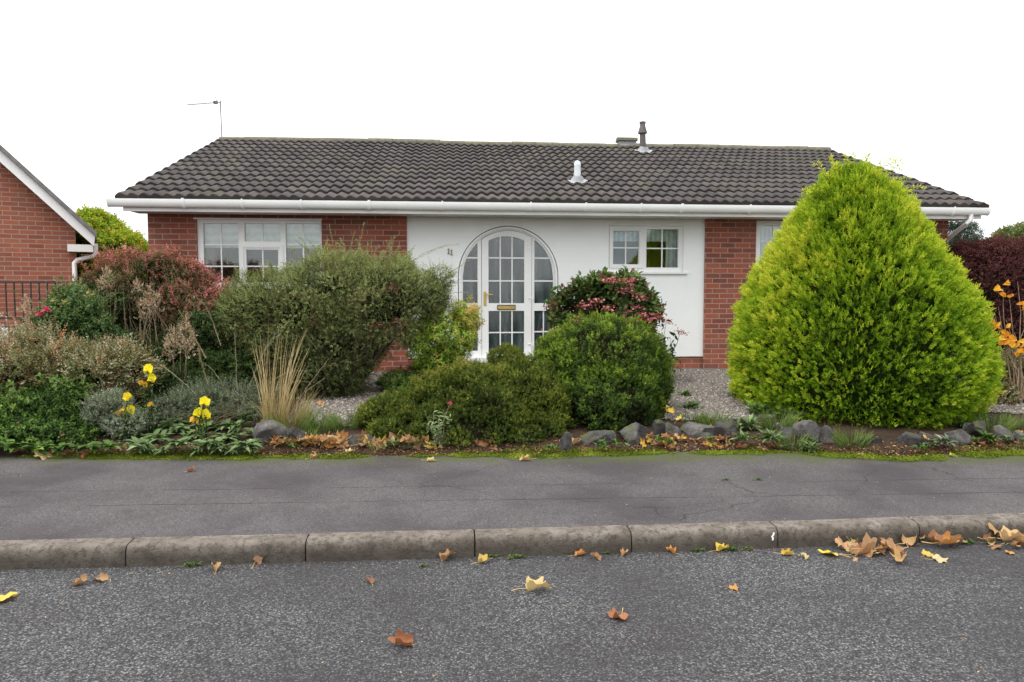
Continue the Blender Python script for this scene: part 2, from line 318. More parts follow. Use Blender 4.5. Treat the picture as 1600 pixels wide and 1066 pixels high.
vs = scene.view_settings; vs.view_transform = 'Standard'; vs.look = 'None'; vs.exposure = .66; vs.gamma = 1
scene.cycles.max_bounces = 6; scene.cycles.transparent_max_bounces = 12; scene.cycles.use_denoising = DENOISE
# ------------------------------------------------------------------ ground
KB = [(-2.36, 4.30), (-1.70, 4.275), (-.70, 4.255), (.27, 4.222), (1.20, 4.175), (2.10, 4.145), (3.02, 4.14), (3.72, 4.12)]
KX = [-3.35, -2.62]+[gr(px_, py_, 0)[0] for px_, py_ in ((196, 886), (478, 877), (742, 870), (988, 865), (1218, 858), (1438, 848))]
KPX = [0, 196, 478, 742, 988, 1218, 1438, 1600]; KPY = [892, 886, 877, 870, 865, 858, 849, 842]
_k = np.array([gr(a_, b_, 0)[:2] for a_, b_ in zip(KPX, KPY)])
kc = np.polyfit(_k[:, 0], _k[:, 1], 2)
def kerb_y(x): return float(np.polyval(kc, max(-4.5, min(5.5, x))) + (0 if abs(x) < 50 else 0))
PBX = [0, 200, 400, 600, 800, 1000, 1200, 1320, 1400, 1470, 1600]; PBY = [713, 712, 712, 712, 710, 706, 703, 708, 714, 710, 703]
_p = np.array([gr(a_, b_, .16)[:2] for a_, b_ in zip(PBX, PBY)])
def back_y(x): return float(np.interp(x, _p[:, 0], _p[:, 1]))
XS = [-60, -30, -15, -9]+list(np.arange(-6, 9.01, .12))+[12, 18, 35, 60]
def zg(x, y):                                      # height of the garden
    b = back_y(x); t = max(0, y-b)
    z = .158+min(t/.30, 1)*.07+min(max(t-.3, 0)/1.2, 1)*.10+min(max(t-1.5, 0)/2.8, 1)*.085
    return z
def strip(name, mat, ya, yb, za, zb, rows, label):
    V = []; Fc = []
    for i, x in enumerate(XS):
        for j in range(rows+1):
            s = j/rows; V.append((x, ya(x)+(yb(x)-ya(x))*s, za+(zb-za)*s))
    n = rows+1
    for i in range(len(XS)-1):
        for j in range(rows): Fc.append((i*n+j, (i+1)*n+j, (i+1)*n+j+1, i*n+j+1))
    o = link(name, npmesh(name, V, Fc), mat); return tag(o, label, None, None, 'structure')
# one base ground to the horizon, just under everything
g = MB().add([(-400, -300, -.02), (400, -300, -.02), (400, 5, -.02), (-400, 5, -.02)], [(0, 1, 2, 3)]).build('ground', M['soil']); tag(g, 'bare ground under the road', kind='structure')
strip('road', M['road'], lambda x: -12, lambda x: kerb_y(x)+.03, 0, 0, 30, 'grey chipped tarmac road')
strip('pavement', M['pave'], lambda x: kerb_y(x)+.122, lambda x: back_y(x)+.05, .124, .160, 16, 'dark tarmac pavement with long cracks')
V = []; Fc = []; ys = list(np.linspace(0, 1, 26))+[1.6, 3, 8, 40]
for x in XS:
    for s in ys:
        y = back_y(x)+.03+(10.75-back_y(x))*s; r = (math.sin(x*9+y*7)+math.sin(x*17-y*13))*.006 if 0 < s < .9 else 0
        V.append((x, y, zg(x, y)+r-.002))
n = len(ys)
for i in range(len(XS)-1):
    for j in range(n-1): Fc.append((i*n+j, (i+1)*n+j, (i+1)*n+j+1, i*n+j+1))
tag(link('garden_bed', npmesh('garden_bed', V, Fc, smooth=True), M['soil']), 'brown garden soil sloping up to the house', kind='structure')
# gravel sheet
def gravel_zone(x, y):
    if x > 6.3: return y > 7.0
    return y > 7.15+.25*math.sin(x*1.7) and x > -1.6
V = []; Fc = []; idx = {}
gx = np.arange(-1.7, 9.6, .15); gy = np.arange(6.9, 10.9, .15)
for i, x in enumerate(gx):
    for j, y in enumerate(gy):
        if gravel_zone(x, y): idx[i, j] = len(V); V.append((x, y, zg(x, y)+.012))
for (i, j) in idx:
    if all(k in idx for k in ((i+1, j), (i+1, j+1), (i, j+1))): Fc.append((idx[i, j], idx[i+1, j], idx[i+1, j+1], idx[i, j+1]))
tag(link('gravel_path', npmesh('gravel_path', V, Fc, smooth=True), M['gravel']), 'pale gravel ground before the house', kind='structure')
# loose stones of the gravel
P = []
while len(P) < 26000:
    x, y = rng.uniform(-1.6, 6.2), 7.1+3.4*rng.random()**1.4
    if gravel_zone(x, y) and (rng.random() < .8 or x < 1): P.append((x, y, zg(x, y)+.014))
P = np.array(P); n = len(P); sz = rng.uniform(.007, .016, n)
oc = np.array([(1,0,0),(0,1,0),(-1,0,0),(0,-1,0),(0,0,1),(0,0,-.6)], float); of = np.array([(0,1,4),(1,2,4),(2,3,4),(3,0,4),(1,0,5),(2,1,5),(3,2,5),(0,3,5)])
V = oc[None]*sz[:, None, None]*rng.uniform(.6, 1.3, (n, 6, 1)); an = rng.uniform(0, 6.3, n); ca, sa = np.cos(an)[:, None], np.sin(an)[:, None]
V = np.stack([V[..., 0]*ca-V[..., 1]*sa, V[..., 0]*sa+V[..., 1]*ca, V[..., 2]*.75], -1)+P[:, None]
tag(link('gravel', npmesh('gravel', V.reshape(-1, 3), (of[None]+6*np.arange(n)[:, None, None]).reshape(-1, 3), {'tint': np.repeat(rng.random(n), 6)}), M['pebble']),
    'loose pale gravel stones in front of the bungalow', 'gravel', kind='stuff')
# ------------------------------------------------------------------ kerbstones
klabel = ['kerbstone at the left edge of the photo', 'concrete kerbstone with a cracked joint on its left, second stone from the left', 'concrete kerbstone below the dry ornamental grass, left of the middle stones',
          'pale concrete kerbstone below the low olive hedge', 'concrete kerbstone with a white paint spot by its right joint', 'concrete kerbstone right of the stone with the white paint spot',
          'kerbstone behind the yellow maple leaf and tan leaf pile', 'kerbstone at the right edge of the photo behind leaves']
kx = [-2.62]+[float(gr(a_, b_, 0)[0]) for a_, b_ in zip(KPX[1:7], KPY[1:7])]; kx = [kx[0]-.05]+kx[1:]; kx = kx+[kx[-1]+.9]
def kerbstone(x0, x1, label):
    prof = [(0, -.05), (0, .03), (.001, .06), (.004, .088), (.009, .106), (.020, .118), (.036, .123), (.08, .126), (.125, .128), (.125, -.05)]; n = 60; V = []; Fc = []; m_ = len(prof); kn, kn2 = Noise3(14), Noise3(45)
    for i in range(n+1):
        x = x0+.004+(x1-x0-.008)*i/n; e = .006 if i in (0, n) else 0
        for k, (dy, z) in enumerate(prof):
            q_ = np.array([[x, k*.03, x0]]); j = (.0022*kn(q_)[0]+.0013*kn2(q_)[0]+rng.normal(0, .0004)) if 0 < k < 9 else 0
            V.append((x, kerb_y(x)+dy+(e if k < 7 else 0)+j, z-(e if 3 <= k <= 8 else 0)+j*.7))
    for i in range(n):
        for k in range(m_): Fc.append((i*m_+k, (i+1)*m_+k, (i+1)*m_+(k+1) % m_, i*m_+(k+1) % m_))
    mb = MB().add(V, Fc+[tuple(range(m_)), tuple(n*m_+k for k in range(m_))[::-1]])
    o = mb.build('kerbstone', M['kerb'], smooth=True); return tag(o, label, 'kerbstone', 'concrete kerbstones along the road')
bounds = [kx[0]-.35]+kx[1:7]+[kx[6]+.915, kx[6]+1.83]
for i in range(8): kerbstone(bounds[i], bounds[i+1], klabel[i])
# white paint spot on the fifth stone
x = bounds[5]-.03; sp = MB()
for q in range(5):
    cx, cz, r = x-rng.random()*.012, .055+q*.009, .004+.003*rng.random()
    sp.add([(cx+r*math.cos(a), kerb_y(cx)-.003, cz+r*math.sin(a)*1.3) for a in np.linspace(0, 5.6, 7)]+[(cx, kerb_y(cx)-.005, cz)], [(i, (i+1) % 7, 7) for i in range(7)])
tag(sp.build('paint_spot', M['upvc']), 'small white paint spot on a kerbstone face', 'paint spot')

# ------------------------------------------------------------------ the bungalow
YW = 10.69; YP = YW+.035; YE = YW-.56; YR = YE*1.453
ZG, ZS = .42, 2.655
XL = ax(231, YW, 360); XA = ax(636, YW, 400); XB = ax(1102, YW, 400); XC = ax(1481, YW, 360)
RL = (ax(175, YE, 307)+ax(348, YR, 213))/2; RR = (ax(1540, YE, 323)+ax(1298, YR, 230))/2
ZE = az(317, YE, 900)+.0; ZR = az(226, YR, 850); YBk = 2*YR-YW
house = empty('brick_bungalow', ((XL+XC)/2, YW, ZG), 'red brick bungalow with white painted entrance wall and brown tiled roof', 'house')
def rect(x0, x1, z0, z1): return [(x0, z0), (x1, z0), (x1, z1), (x0, z1)]
def prx(a, b_, y0, y1, Y=YW):            # photo rectangle -> metres in the facade plane
    return rect(ax(a, Y, (y0+y1)/2), ax(b_, Y, (y0+y1)/2), az(y1, Y, (a+b_)/2), az(y0, Y, (a+b_)/2))
W1 = prx(308, 503, 343, 448); W2 = prx(951, 1068, 353, 425, YP); W3 = prx(1181, 1345, 345, 441)
def arch(cx, zc, r, z0, n=32, lo=0, hi=math.pi):
    return [(cx-r, z0)]+[(cx-r*math.cos(a), zc+r*math.sin(a)) for a in np.linspace(lo, hi, n)]+[(cx+r, z0)]
DX = ax(794.5, YP, 450); DR = .735; DZC = az(353, YP, 795)-DR; DZ0 = az(561, YP, 795)
MB().plate([(XL, ZG), (XA, ZG), (XA, ZS), (XL, ZS)], [W1], YW, .12).build('brick_wall', M['brick'], house)
MB().plate([(XB, ZG), (XC, ZG), (XC, ZS), (XB, ZS)], [W3], YW, .12).build('brick_wall', M['brick'], house)
ZPl = .6
da = arch(DX, DZC, DR, ZPl)
MB().plate([(XA, ZPl), (DX-DR, ZPl)]+arch(DX, DZC, DR, ZPl)[1:-1]+[(DX+DR, ZPl), (XB, ZPl), (XB, ZS), (XA, ZS)], [W2], YP, .12).build('painted_wall', M['paint'], house)
mb = MB(); mb.box(XA, XB, YP+.02, YP+.13, ZG-.1, ZPl-.003); mb.build('plinth', M['brick'], house)
mb = MB(); mb.box(XL-.02, XC+.02, YW-.03, YW+.10, ZG-.3, ZG-.002); mb.build('foundation', M['concrete'], house)
mb = MB(); mb.box(XL, XL+.12, YW+.122, YBk, ZG, ZS); mb.box(XC-.12, XC, YW+.122, YBk, ZG, ZS); mb.box(XL, XC, YBk+.002, YBk+.12, ZG, ZS)
ga = YR-YE
for x0 in (XL, XC-.12):
    mb.add([(x0, YW+.122, ZS+.002), (x0, YBk, ZS+.002), (x0, YR, ZR-.22), (x0+.12, YW+.122, ZS+.002), (x0+.12, YBk, ZS+.002), (x0+.12, YR, ZR-.22)], [(0, 1, 2), (3, 5, 4), (0, 3, 4, 1), (1, 4, 5, 2), (2, 5, 3, 0)])
mb.build('side_wall', M['brick'], house)
mb = MB(); mb.box(XL+.13, XC-.13, YW+.14, YBk-.02, ZS-.10, ZS-.06); mb.box(XL+.13, XC-.13, YW+.14, YBk-.02, ZG-.05, ZG)
mb.box(XL+.13, XC-.13, YW+3.2, YW+3.3, ZG, ZS-.1); mb.box(XL+.125, XL+.128, YW+.14, YW+3.2, ZG, ZS-.1)
for x in (XA-.1, XB+.05): mb.box(x, x+.08, YW+.14, YW+3.2, ZG, ZS-.1)
mb.build('interior', M['room'], house)
# roof
def roof_slope(parent):
    L = math.hypot(YR-YE, ZR-.02-ZE); cs, sn = (YR-YE)/L, (ZR-.02-ZE)/L; nC = 14; g = L/nC; per = .1485; nper = int((RR-RL)/per)+1; sub = 8
    xs = np.linspace(RL, RL+nper*per, nper*sub+1); xs = RL+(xs-RL)*((RR-RL)/(nper*per)); ph = np.arange(len(xs))/sub
    f = ph % 1.0; prof = .031*(.5-.5*np.cos(2*np.pi*np.power(f, .72)))
    Vs = []; Fs = []; T = []; base = 0; m_ = len(xs); wave = .012*np.sin(xs*.9)+.006*np.sin(xs*2.3+1)
    for c in range(nC):
        v0, v1 = c*g-.0, (c+1)*g+.04; rows = [(v0+.012, -.014), (v0, .012), (v0, .034), (v0+.012, .042), (v0+g*.5, .024), (v1, .0)]
        jx = rng.normal(0, .0015, m_//(sub*2)+2); jit = jx[(np.arange(m_)//(sub*2))]
        for r, (v, h) in enumerate(rows):
            hh = h+prof*(0.35 if r == 0 else 1)+(jit if r > 1 else 0); vv = v+rng.normal(0, .001)+np.zeros(m_)
            Vs.append(np.stack([xs, YE+vv*cs-hh*sn, ZE+vv*sn+hh*cs-wave*(v/L)*.8], -1))
        i = np.arange(m_-1); tt = rng.random(nper//2+2)
        for r in range(len(rows)-1):
            a = base+r*m_+i; Fs.append(np.stack([a, a+1, a+1+m_, a+m_], -1)); T.append(tt[i//(sub*2)]*.8+.1)
        base += m_*len(rows)
    me = npmesh('roof_tiles', np.concatenate(Vs), np.concatenate(Fs), None, True, {'tint': np.concatenate(T)})
    o = link('roof', me, M['tile'], parent); me.set_sharp_from_angle(angle=R(50)); return o, cs, sn, L, g
roof, CS, SN, RLen, RG = roof_slope(house)
def on_roof(x, v, h=0): return Vector((x, YE+v*CS-h*SN, ZE+v*SN+h*CS))
mb = MB()                                              # underlay and rear slope
mb.prism_x([(YE+.03, ZE-.03), (YR, ZR-.09), (2*YR-YE, ZE-.03), (2*YR-YE, ZE+.03), (YR, ZR-.0), (YR-.03, ZR-.08), (YE+.03, ZE-.01)], RL+.03, RR-.03)
mb.build('rear_roof', M['tile'], roof)
# stepped verge closers
for sx_ in (RL, RR):
    mb = MB()
    for c in range(14):
        a, b_ = on_roof(0, c*RG, .03), on_roof(0, (c+1)*RG, .0); a2, b2 = on_roof(0, c*RG, -.05), on_roof(0, (c+1)*RG, -.05)
        x0, x1 = (sx_-.012, sx_+.03) if sx_ == RL else (sx_-.03, sx_+.012)
        mb.add([(x0, a.y, a.z), (x0, b_.y, b_.z), (x0, b2.y, b2.z), (x0, a2.y, a2.z), (x1, a.y, a.z), (x1, b_.y, b_.z), (x1, b2.y, b2.z), (x1, a2.y, a2.z)],
               [(0, 1, 2, 3), (4, 7, 6, 5), (0, 4, 5, 1), (1, 5, 6, 2), (2, 6, 7, 3), (3, 7, 4, 0)])
    mb.build('verge', M['tile'], roof)
mb = MB(); nx = int((RR-RL)/.45)                                  # half round ridge tiles
for i in range(nx):
    x0 = RL+(RR-RL)*i/nx; x1 = RL+(RR-RL)*(i+1)/nx-.004; dz = rng.normal(0, .004); n = 9
    dz -= .012*math.sin((x0)*.9)*.8+.006*math.sin(x0*2.3+1)*.8
    pr = [(YR-.13*math.cos(a), ZR-.05+.10*math.sin(a)+dz) for a in np.linspace(-.1, math.pi+.1, n)]
    mb.prism_x(pr, x0, x1)
mb.build('ridge', M['ridge'], roof, smooth=True)
# eaves
GX0, GX1 = ax(168, YE, 312)+.0, ax(1545, YE, 330)
mb = MB(); mb.box(RL+.06, RR-.06, YW-.50, YW-.475, ZS-.03, ZE-.005); mb.build('fascia', M['fascia'], house)
mb = MB(); mb.box(RL+.065, RR-.065, YW-.474, YW-.002, ZS-.012, ZS)
mb.build('soffit', M['soffit'], house)
for x0 in (RL+.06, RR-.075):
    mb = MB(); mb.add([(x0, YW-.43, ZS+.001), (x0, YW-.43, ZE), (x0, YR, ZR-.12), (x0, YR, ZR-.30), (x0, YW, ZS-.001),
                       (x0+.015, YW-.43, ZS+.001), (x0+.015, YW-.43, ZE), (x0+.015, YR, ZR-.12), (x0+.015, YR, ZR-.30), (x0+.015, YW, ZS-.001)],
                      [(0, 1, 2, 3, 4), (9, 8, 7, 6, 5), (0, 5, 6, 1), (1, 6, 7, 2), (2, 7, 8, 3), (3, 8, 9, 4), (4, 9, 5, 0)])
    mb.build('bargeboard', M['fascia'], house)
yc, zc, r = YE+.015, ZE-.012, .060; KZ = 1.75
pr = [(yc-r*math.cos(a), zc-r*KZ*math.sin(a)) for a in np.linspace(0, math.pi, 13)]
pr += [(yc+(r-.006), zc+.0)]+[(yc+(r-.006)*math.cos(a), zc-(r-.006)*KZ*math.sin(a)) for a in np.linspace(.1, math.pi-.1, 11)]+[(yc-(r-.006), zc)]
mb = MB(); mb.prism_x(pr, GX0+.02, GX1-.02); gut = mb.build('gutter', M['upvc'], house, smooth=True)
for x0 in (GX0, GX1-.02):
    mb = MB(); mb.prism_x([(yc-(r+.004)*math.cos(a), zc+.004-(r+.004)*KZ*math.sin(a)) for a in np.linspace(0, math.pi, 13)], x0, x0+.02); mb.build('end_cap', M['upvc'], gut)
for pxx in (285, 378, 470, 575, 690, 828, 914, 1000, 1063, 1170, 1250, 1410, 1488):
    x0 = ax(pxx, YE, 320); mb = MB(); n = 13; ou = r+.007; inn = r+.001; wdt = .035 if pxx % 2 else .02
    a_ = np.linspace(-.1, math.pi+.1, n)
    mb.prism_x([(yc-ou*math.cos(a), zc-ou*KZ*math.sin(a)) for a in a_]+[(yc-inn*math.cos(a), zc-inn*KZ*math.sin(a)) for a in a_[::-1]], x0, x0+wdt)
    mb.build('bracket', M['upvc'], gut, smooth=True)
def z_(y, x=800, Y=YW): return az(y, Y, x)
dpx = ax(1518, YE, 340); cx2 = XC+.05
mb = MB(); mb.tube([(dpx, yc, zc-.03), (dpx, yc, zc-.17), (dpx-.03, yc+.03, zc-.21), (cx2+.03, YW+.10, az(372, YW, 1481)), (cx2, YW+.13, az(378, YW, 1481)), (cx2, YW+.13, ZG)], .034, 12)
mb.tube([(dpx, yc, zc-.02), (dpx, yc, zc-.075)], .044, 12); mb.build('downpipe', M['upvc'], house, smooth=True)

def window(name, outer_px, holes, bars, Y, sill=True, label=None, back=None, openers=()):
    a, b_, y0, y1 = outer_px; mb = MB(); fr_d = .06; yf = Y+.035
    o = rect(ax(a, Y, 400)+.002, ax(b_, Y, 400)-.002, az(y1, Y, (a+b_)/2)+.002, az(y0, Y, (a+b_)/2)-.002)
    hs = [prx(*h, Y) for h in holes]; mb.plate(o, hs, yf, fr_d); wdw = mb.build('window', M['upvc'], house)
    if label: wdw['label'] = label
    for h in hs:
        x0, x1, z0, z1 = h[0][0], h[1][0], h[0][1], h[2][1]
        MB().box(x0-.004, x1+.004, yf+.03, yf+.036, z0-.004, z1+.004).build('pane', M['glass'], wdw)
    mb = MB()
    for (kind, p0, q0, q1) in bars:
        if kind == 'v': x = ax(p0, Y, 400); mb.box(x-.009, x+.009, yf+.022, yf+.034, az(q1, Y, p0), az(q0, Y, p0))
        else: zz = az(p0, Y, (q0+q1)/2); mb.box(ax(q0, Y, 400), ax(q1, Y, 400), yf+.0235, yf+.0325, zz-.009, zz+.009)
    if mb.v: mb.build('glazing_bars', M['upvc'], wdw)
    mb = MB()
    for (a1, b1, c1, d1) in openers:
        fr = prx(a1, b1, c1, d1, Y); inn = [(p[0]+(.045 if i in (0, 3) else -.045), p[1]+(.045 if i < 2 else -.045)) for i, p in enumerate(fr)]
        mb.plate(fr, [inn], yf-.018, .017)
    if mb.v: mb.build('casement', M['upvc'], wdw)
    if sill:
        mb = MB(); mb.box(o[0][0]-.03, o[1][0]+.06, Y-.045, yf-.001, o[0][1]-.035, o[0][1]-.004); mb.build('sill', M['upvc'], wdw, bevel=.004)
    return wdw, yf
w1, yf = window('window', (308, 503, 343, 448), [(317, 372, 349, 441), (381, 437, 349, 377), (384, 434, 390, 441), (446, 499, 349, 441)],
    [('v', 344, 349, 441), ('h', 382, 317, 372), ('h', 416, 317, 372), ('v', 409, 349, 377), ('v', 409, 390, 441), ('h', 416, 384, 434), ('v', 473, 349, 441), ('h', 382, 446, 499), ('h', 416, 446, 499)],
    YW, label='wide white window of three lights with half lowered blinds', openers=[(375, 442, 382, 447)])
MB().box(W1[0][0]-.03, W1[1][0]+.01, YW-.03, YW+.034, W1[2][1]-.006, W1[2][1]+.014).build('head_trim', M['upvc'], w1)
mb = MB(); zt = W1[2][1]; zb = az(387, YW, 400)
for a, b_, yb_ in ((312, 374, 387), (379, 439, 379), (444, 501, 387)): mb.box(ax(a, YW), ax(b_, YW), YW+.125, YW+.131, az(yb_, YW, 400), zt)
mb.build('blind', M['blind'], w1)
for a, b_ in ((308, 330), (480, 503)):
    mb = MB()
    for q in range(8):
        x0 = ax(a+(b_-a)*q/8, YW); mb.tube([(x0, YW+.26, W1[0][1]-.2), (x0, YW+.26, zt)], .03, 6)
    mb.build('curtain', M['curtain'], w1)
w2, yf = window('window', (951, 1068, 353, 425), [(959, 999, 361, 413), (1011, 1061, 358, 418)],
    [('v', 979, 361, 413), ('h', 387, 959, 999), ('v', 1036, 358, 418), ('h', 388, 1011, 1061)], YP, label='small white two light window in the white wall', openers=[(953, 1005, 355, 419)])
mb = MB(); mb.box(ax(953, YP), ax(1066, YP), YP+.2, YP+.206, az(376, YP, 1000), W2[2][1]); mb.box(ax(1046, YP), ax(1066, YP), YP+.208, YP+.215, W2[0][1], W2[2][1]); mb.build('blind', M['net'], w2)
w3, yf = window('window', (1181, 1345, 345, 441), [(1189, 1233, 352, 433), (1243, 1290, 352, 433), (1300, 1338, 352, 433)],
    [('v', 1210, 352, 433), ('h', 377, 1189, 1233), ('h', 405, 1189, 1233), ('v', 1266, 352, 433), ('h', 377, 1243, 1290), ('v', 1319, 352, 433)], YW, label='white window with net curtains partly hidden by the golden conifer')
mb = MB(); mb.box(ax(1183, YW), ax(1343, YW), YW+.17, YW+.176, W3[0][1], W3[2][1]); mb.build('net_curtain', M['net'], w3)

# arched entrance
Y = YP; yf = YP+.05; s_ = lambda a, b_, y0, y1: prx(a, b_, y0, y1, YP)
mb = MB(); a0 = arch(DX, DZC, DR-.012, ZPl, 40)
mb.plate(a0, [arch(DX, DZC, DR-.04, ZPl+.0301, 40)], YP-.002+.012, .04); 
def clipcol(x0, x1, z0, r, n=14):                  # tall pane cut by the arch above
    xs = np.linspace(x0, x1, n); top = [(x, DZC+math.sqrt(max(r*r-(x-DX)**2, .0001))) for x in xs]
    if x1 <= DX: top = [p for p in top]
    return [(x0, z0), (x1, z0)]+top[::-1]
RI = DR-.072
lx0, lx1 = DX-RI, ax(746.5, YP); rx0, rx1 = ax(835.5, YP), DX+RI
zmt, zmb = az(474, YP, 795), az(486, YP, 795); zlow = az(551, YP, 795)
dx0, dx1 = ax(752.5, YP), ax(831.5, YP)
RD = DR-.062
door_open = [(dx0, ZPl+.02), (dx1, ZPl+.02)]+[(x, DZC+math.sqrt(RD*RD-(x-DX)**2)) for x in np.linspace(dx0, dx1, 15)][::-1]
hl = [(lx0, zmt), (lx1, zmt)]+[(x, DZC+math.sqrt(max(RI*RI-(x-DX)**2, 0))) for x in np.linspace(lx0, lx1, 12)][::-1]
hr = [(rx0, zmt), (rx1, zmt)]+[(x, DZC+math.sqrt(max(RI*RI-(x-DX)**2, 0))) for x in np.linspace(rx0, rx1, 12)][::-1]
hll, hrl = rect(lx0, lx1, ZPl+.10, zmb), rect(rx0, rx1, ZPl+.10, zmb)
mb.plate(a0, [hl, hr, hll, hrl, door_open], yf, .06)
fr_ = mb.build('door_frame', M['upvc'], house)
mb = MB()
for a, b_, z0, z1 in ((lx0, lx1, ZPl+.1, DZC+RI), (rx0, rx1, ZPl+.1, DZC+RI)): mb.box(a-.005, b_+.005, yf+.03, yf+.036, z0, z1 if False else DZC+.01)
for h in (hl, hll, hr, hrl): MB().plate(h, [], yf+.03, .006).build('side_light', M['obscured'], fr_)
mb = MB()
zq = [az(403, YP, 795), az(439, YP, 795)]; zl1 = az(519, YP, 795)
for zz in zq+[zl1]:
    for a, b_ in ((lx0, lx1), (rx0, rx1)):
        h_ = 0
        if zz > DZC: hw = math.sqrt(RI*RI-(zz-DZC)**2); a = max(a, DX-hw); b_ = min(b_, DX+hw)
        mb.box(a, b_, yf+.019, yf+.029, zz-.010, zz+.010)
for a in ((lx0+lx1)/2, (rx0+rx1)/2): mb.box(a-.009, a+.009, yf+.018, yf+.0285, ZPl+.1, zmb)
mb.build('glazing_bars', M['upvc'], fr_)
door = empty('door', (0, 0, 0), None, None); door.parent = house; door.location = Vector((DX, yf, ZPl+.02))-Vector(house.location)
gx0, gx1 = ax(763.5, YP), ax(819.5, YP); zt1 = az(369, YP, 795); zt0 = az(376, YP, 795)
lo_ = [(p[0]+(.006 if p[0] < DX else -.006), p[1]-(.006 if p[1] > 1 else -.006)) for p in door_open]
top = [(x, zt0+(zt1-zt0)*(1-((x-(gx0+gx1)/2)/((gx1-gx0)/2))**2)) for x in np.linspace(gx0, gx1, 9)][::-1]
hA = [(gx0, zmt), (gx1, zmt)]+top; hB = rect(gx0, gx1, zlow, zmb)
MB().plate(lo_, [hA, hB], yf-.015, .055).build('door_leaf', M['upvc'], door)
MB().plate(hA, [], yf+.012, .006).plate(hB, [], yf+.012, .006).build('door_glass', M['obscured'], door)
mb = MB()
for pxx in (782, 800.5):
    x = ax(pxx, YP); mb.box(x-.009, x+.009, yf-.002, yf+.0105, zmt, zt1-.005); mb.box(x-.009, x+.009, yf-.002, yf+.0105, zlow, zmb)
for zz in zq+[az(520, YP, 795)]: mb.box(gx0, gx1, yf-.0005, yf+.009, zz-.009, zz+.009)
mb.build('glazing_bars', M['upvc'], door)
hx = ax(758, YP); z0, z1 = az(478, YP), az(456, YP)
MB().box(hx-.02, hx+.02, yf-.024, yf-.0155, z0, z1).build('handle_plate', M['brass'], door, bevel=.003)
mb = MB(); zz = az(460, YP); mb.tube([(hx, yf-.02, zz), (hx, yf-.055, zz), (hx+.02, yf-.06, zz), (hx+.115, yf-.06, zz-.002)], .009, 8); mb.build('handle', M['brass'], door, smooth=True)
x0, x1, z0, z1 = ax(777, YP), ax(806, YP), az(484.5, YP), az(476.5, YP)
MB().box(x0, x1, yf-.024, yf-.0155, z0, z1).build('letter_plate', M['darkgap'], door, bevel=.003)
MB().box(x0+.01, x1-.01, yf-.030, yf-.0245, z0+.012, z1-.012).build('letter_flap', M['brass'], door, bevel=.002)
for yy in (388, 466, 538):
    x = ax(829, YP); zz = az(yy, YP); mb = MB(); mb.box(x-.03, x+.03, yf-.03, yf-.0155, zz-.008, zz+.012); mb.box(x+.012, x+.032, yf-.032, yf-.0156, zz-.03, zz-.0085); mb.build('hinge', M['upvc'], door, bevel=.002)
MB().box(DX-DR-.05, DX+DR+.05, YP-.10, yf-.02, ZPl-.06, ZPl+.018).build('threshold', M['upvc'], house, bevel=.004)
# pot plant seen behind the right side light is too faint to name; house number eleven
def one(cx, zc, h):
    w_ = h*.16
    return [(cx-w_*1.6, zc-h/2), (cx+w_*1.6, zc-h/2), (cx+w_*1.6, zc-h/2+h*.09), (cx+w_*.55, zc-h/2+h*.14), (cx+w_*.55, zc+h/2), (cx-w_*.1, zc+h/2), (cx-w_*1.5, zc+h*.32), (cx-w_*1.4, zc+h*.24), (cx-w_*.55, zc+h*.3), (cx-w_*.55, zc-h/2+h*.14), (cx-w_*1.6, zc-h/2+h*.09)]
mb = MB(); mb.plate(one(ax(701.3, YP), az(392.8, YP, 703), .08), [], YP-.012, .010); mb.plate(one(ax(706, YP), az(394.5, YP, 703), .08), [], YP-.012, .010); mb.build('house_number', M['number'], house)
# vents on the roof
def flashing(x, v, rad, name):
    V = []; Fc = []; n = 24; rings = 6
    for k in range(rings+1):
        for i in range(n):
            a = 2*math.pi*i/n; q = k/rings; ex = rad*(1+1.2*q)*(1.2 if q > 0 else 1); dx_ = math.cos(a)*ex; dv = math.sin(a)*ex*.85
            dv = max(dv, -rad*2.2); u = ((x+dx_)-RL)/.1485*((.1485*(int((RR-RL)/.1485)+1))/(RR-RL))
            pf = .031*(.5-.5*math.cos(2*math.pi*((u % 1)**.72)))
            V.append(on_roof(x+dx_, v+dv, (.10*(1-q)**3+.045+pf*q)))
    for k in range(rings):
        for i in range(n): Fc.append((k*n+i, k*n+(i+1) % n, (k+1)*n+(i+1) % n, (k+1)*n+i))
    return MB().add(V, Fc).build(name, M['lead'], roof, smooth=True)
def roof_pt(pxx, pyy):                 # where that sight line meets the roof plane
    d = ray(pxx, pyy); n_ = np.array([0, -SN, CS]); p0 = np.array([0, YE, ZE]); q = E0+d*(((p0-E0)@n_)/(d@n_)); return float(q[0]), float((q[1]-YE)/CS)
x, v = roof_pt(902, 289); b0 = on_roof(x, v); zt = az(252, b0.y, 901)
mb = MB(); mb.tube([b0, b0+Vector((0, 0, .16)), Vector((x, b0.y, zt-.07))], [.062, .052, .05], 16)
mb.tube([Vector((x, b0.y, zt-.07)), Vector((x, b0.y, zt-.03)), Vector((x, b0.y, zt-.005)), Vector((x, b0.y, zt+.01))], [.052, .05, .035, .008], 16); mb.build('vent_pipe', M['grey_pipe'], roof, smooth=True)['label'] = 'pale grey vent pipe with domed cap'
flashing(x, v, .06, 'flashing')
x, v = roof_pt(1005, 241); b0 = on_roof(x, v); zt = az(190.5, b0.y, 1004); zq_ = az(207, b0.y, 1004); H_ = zt-zq_
x2 = ax(1004, b0.y, 200)
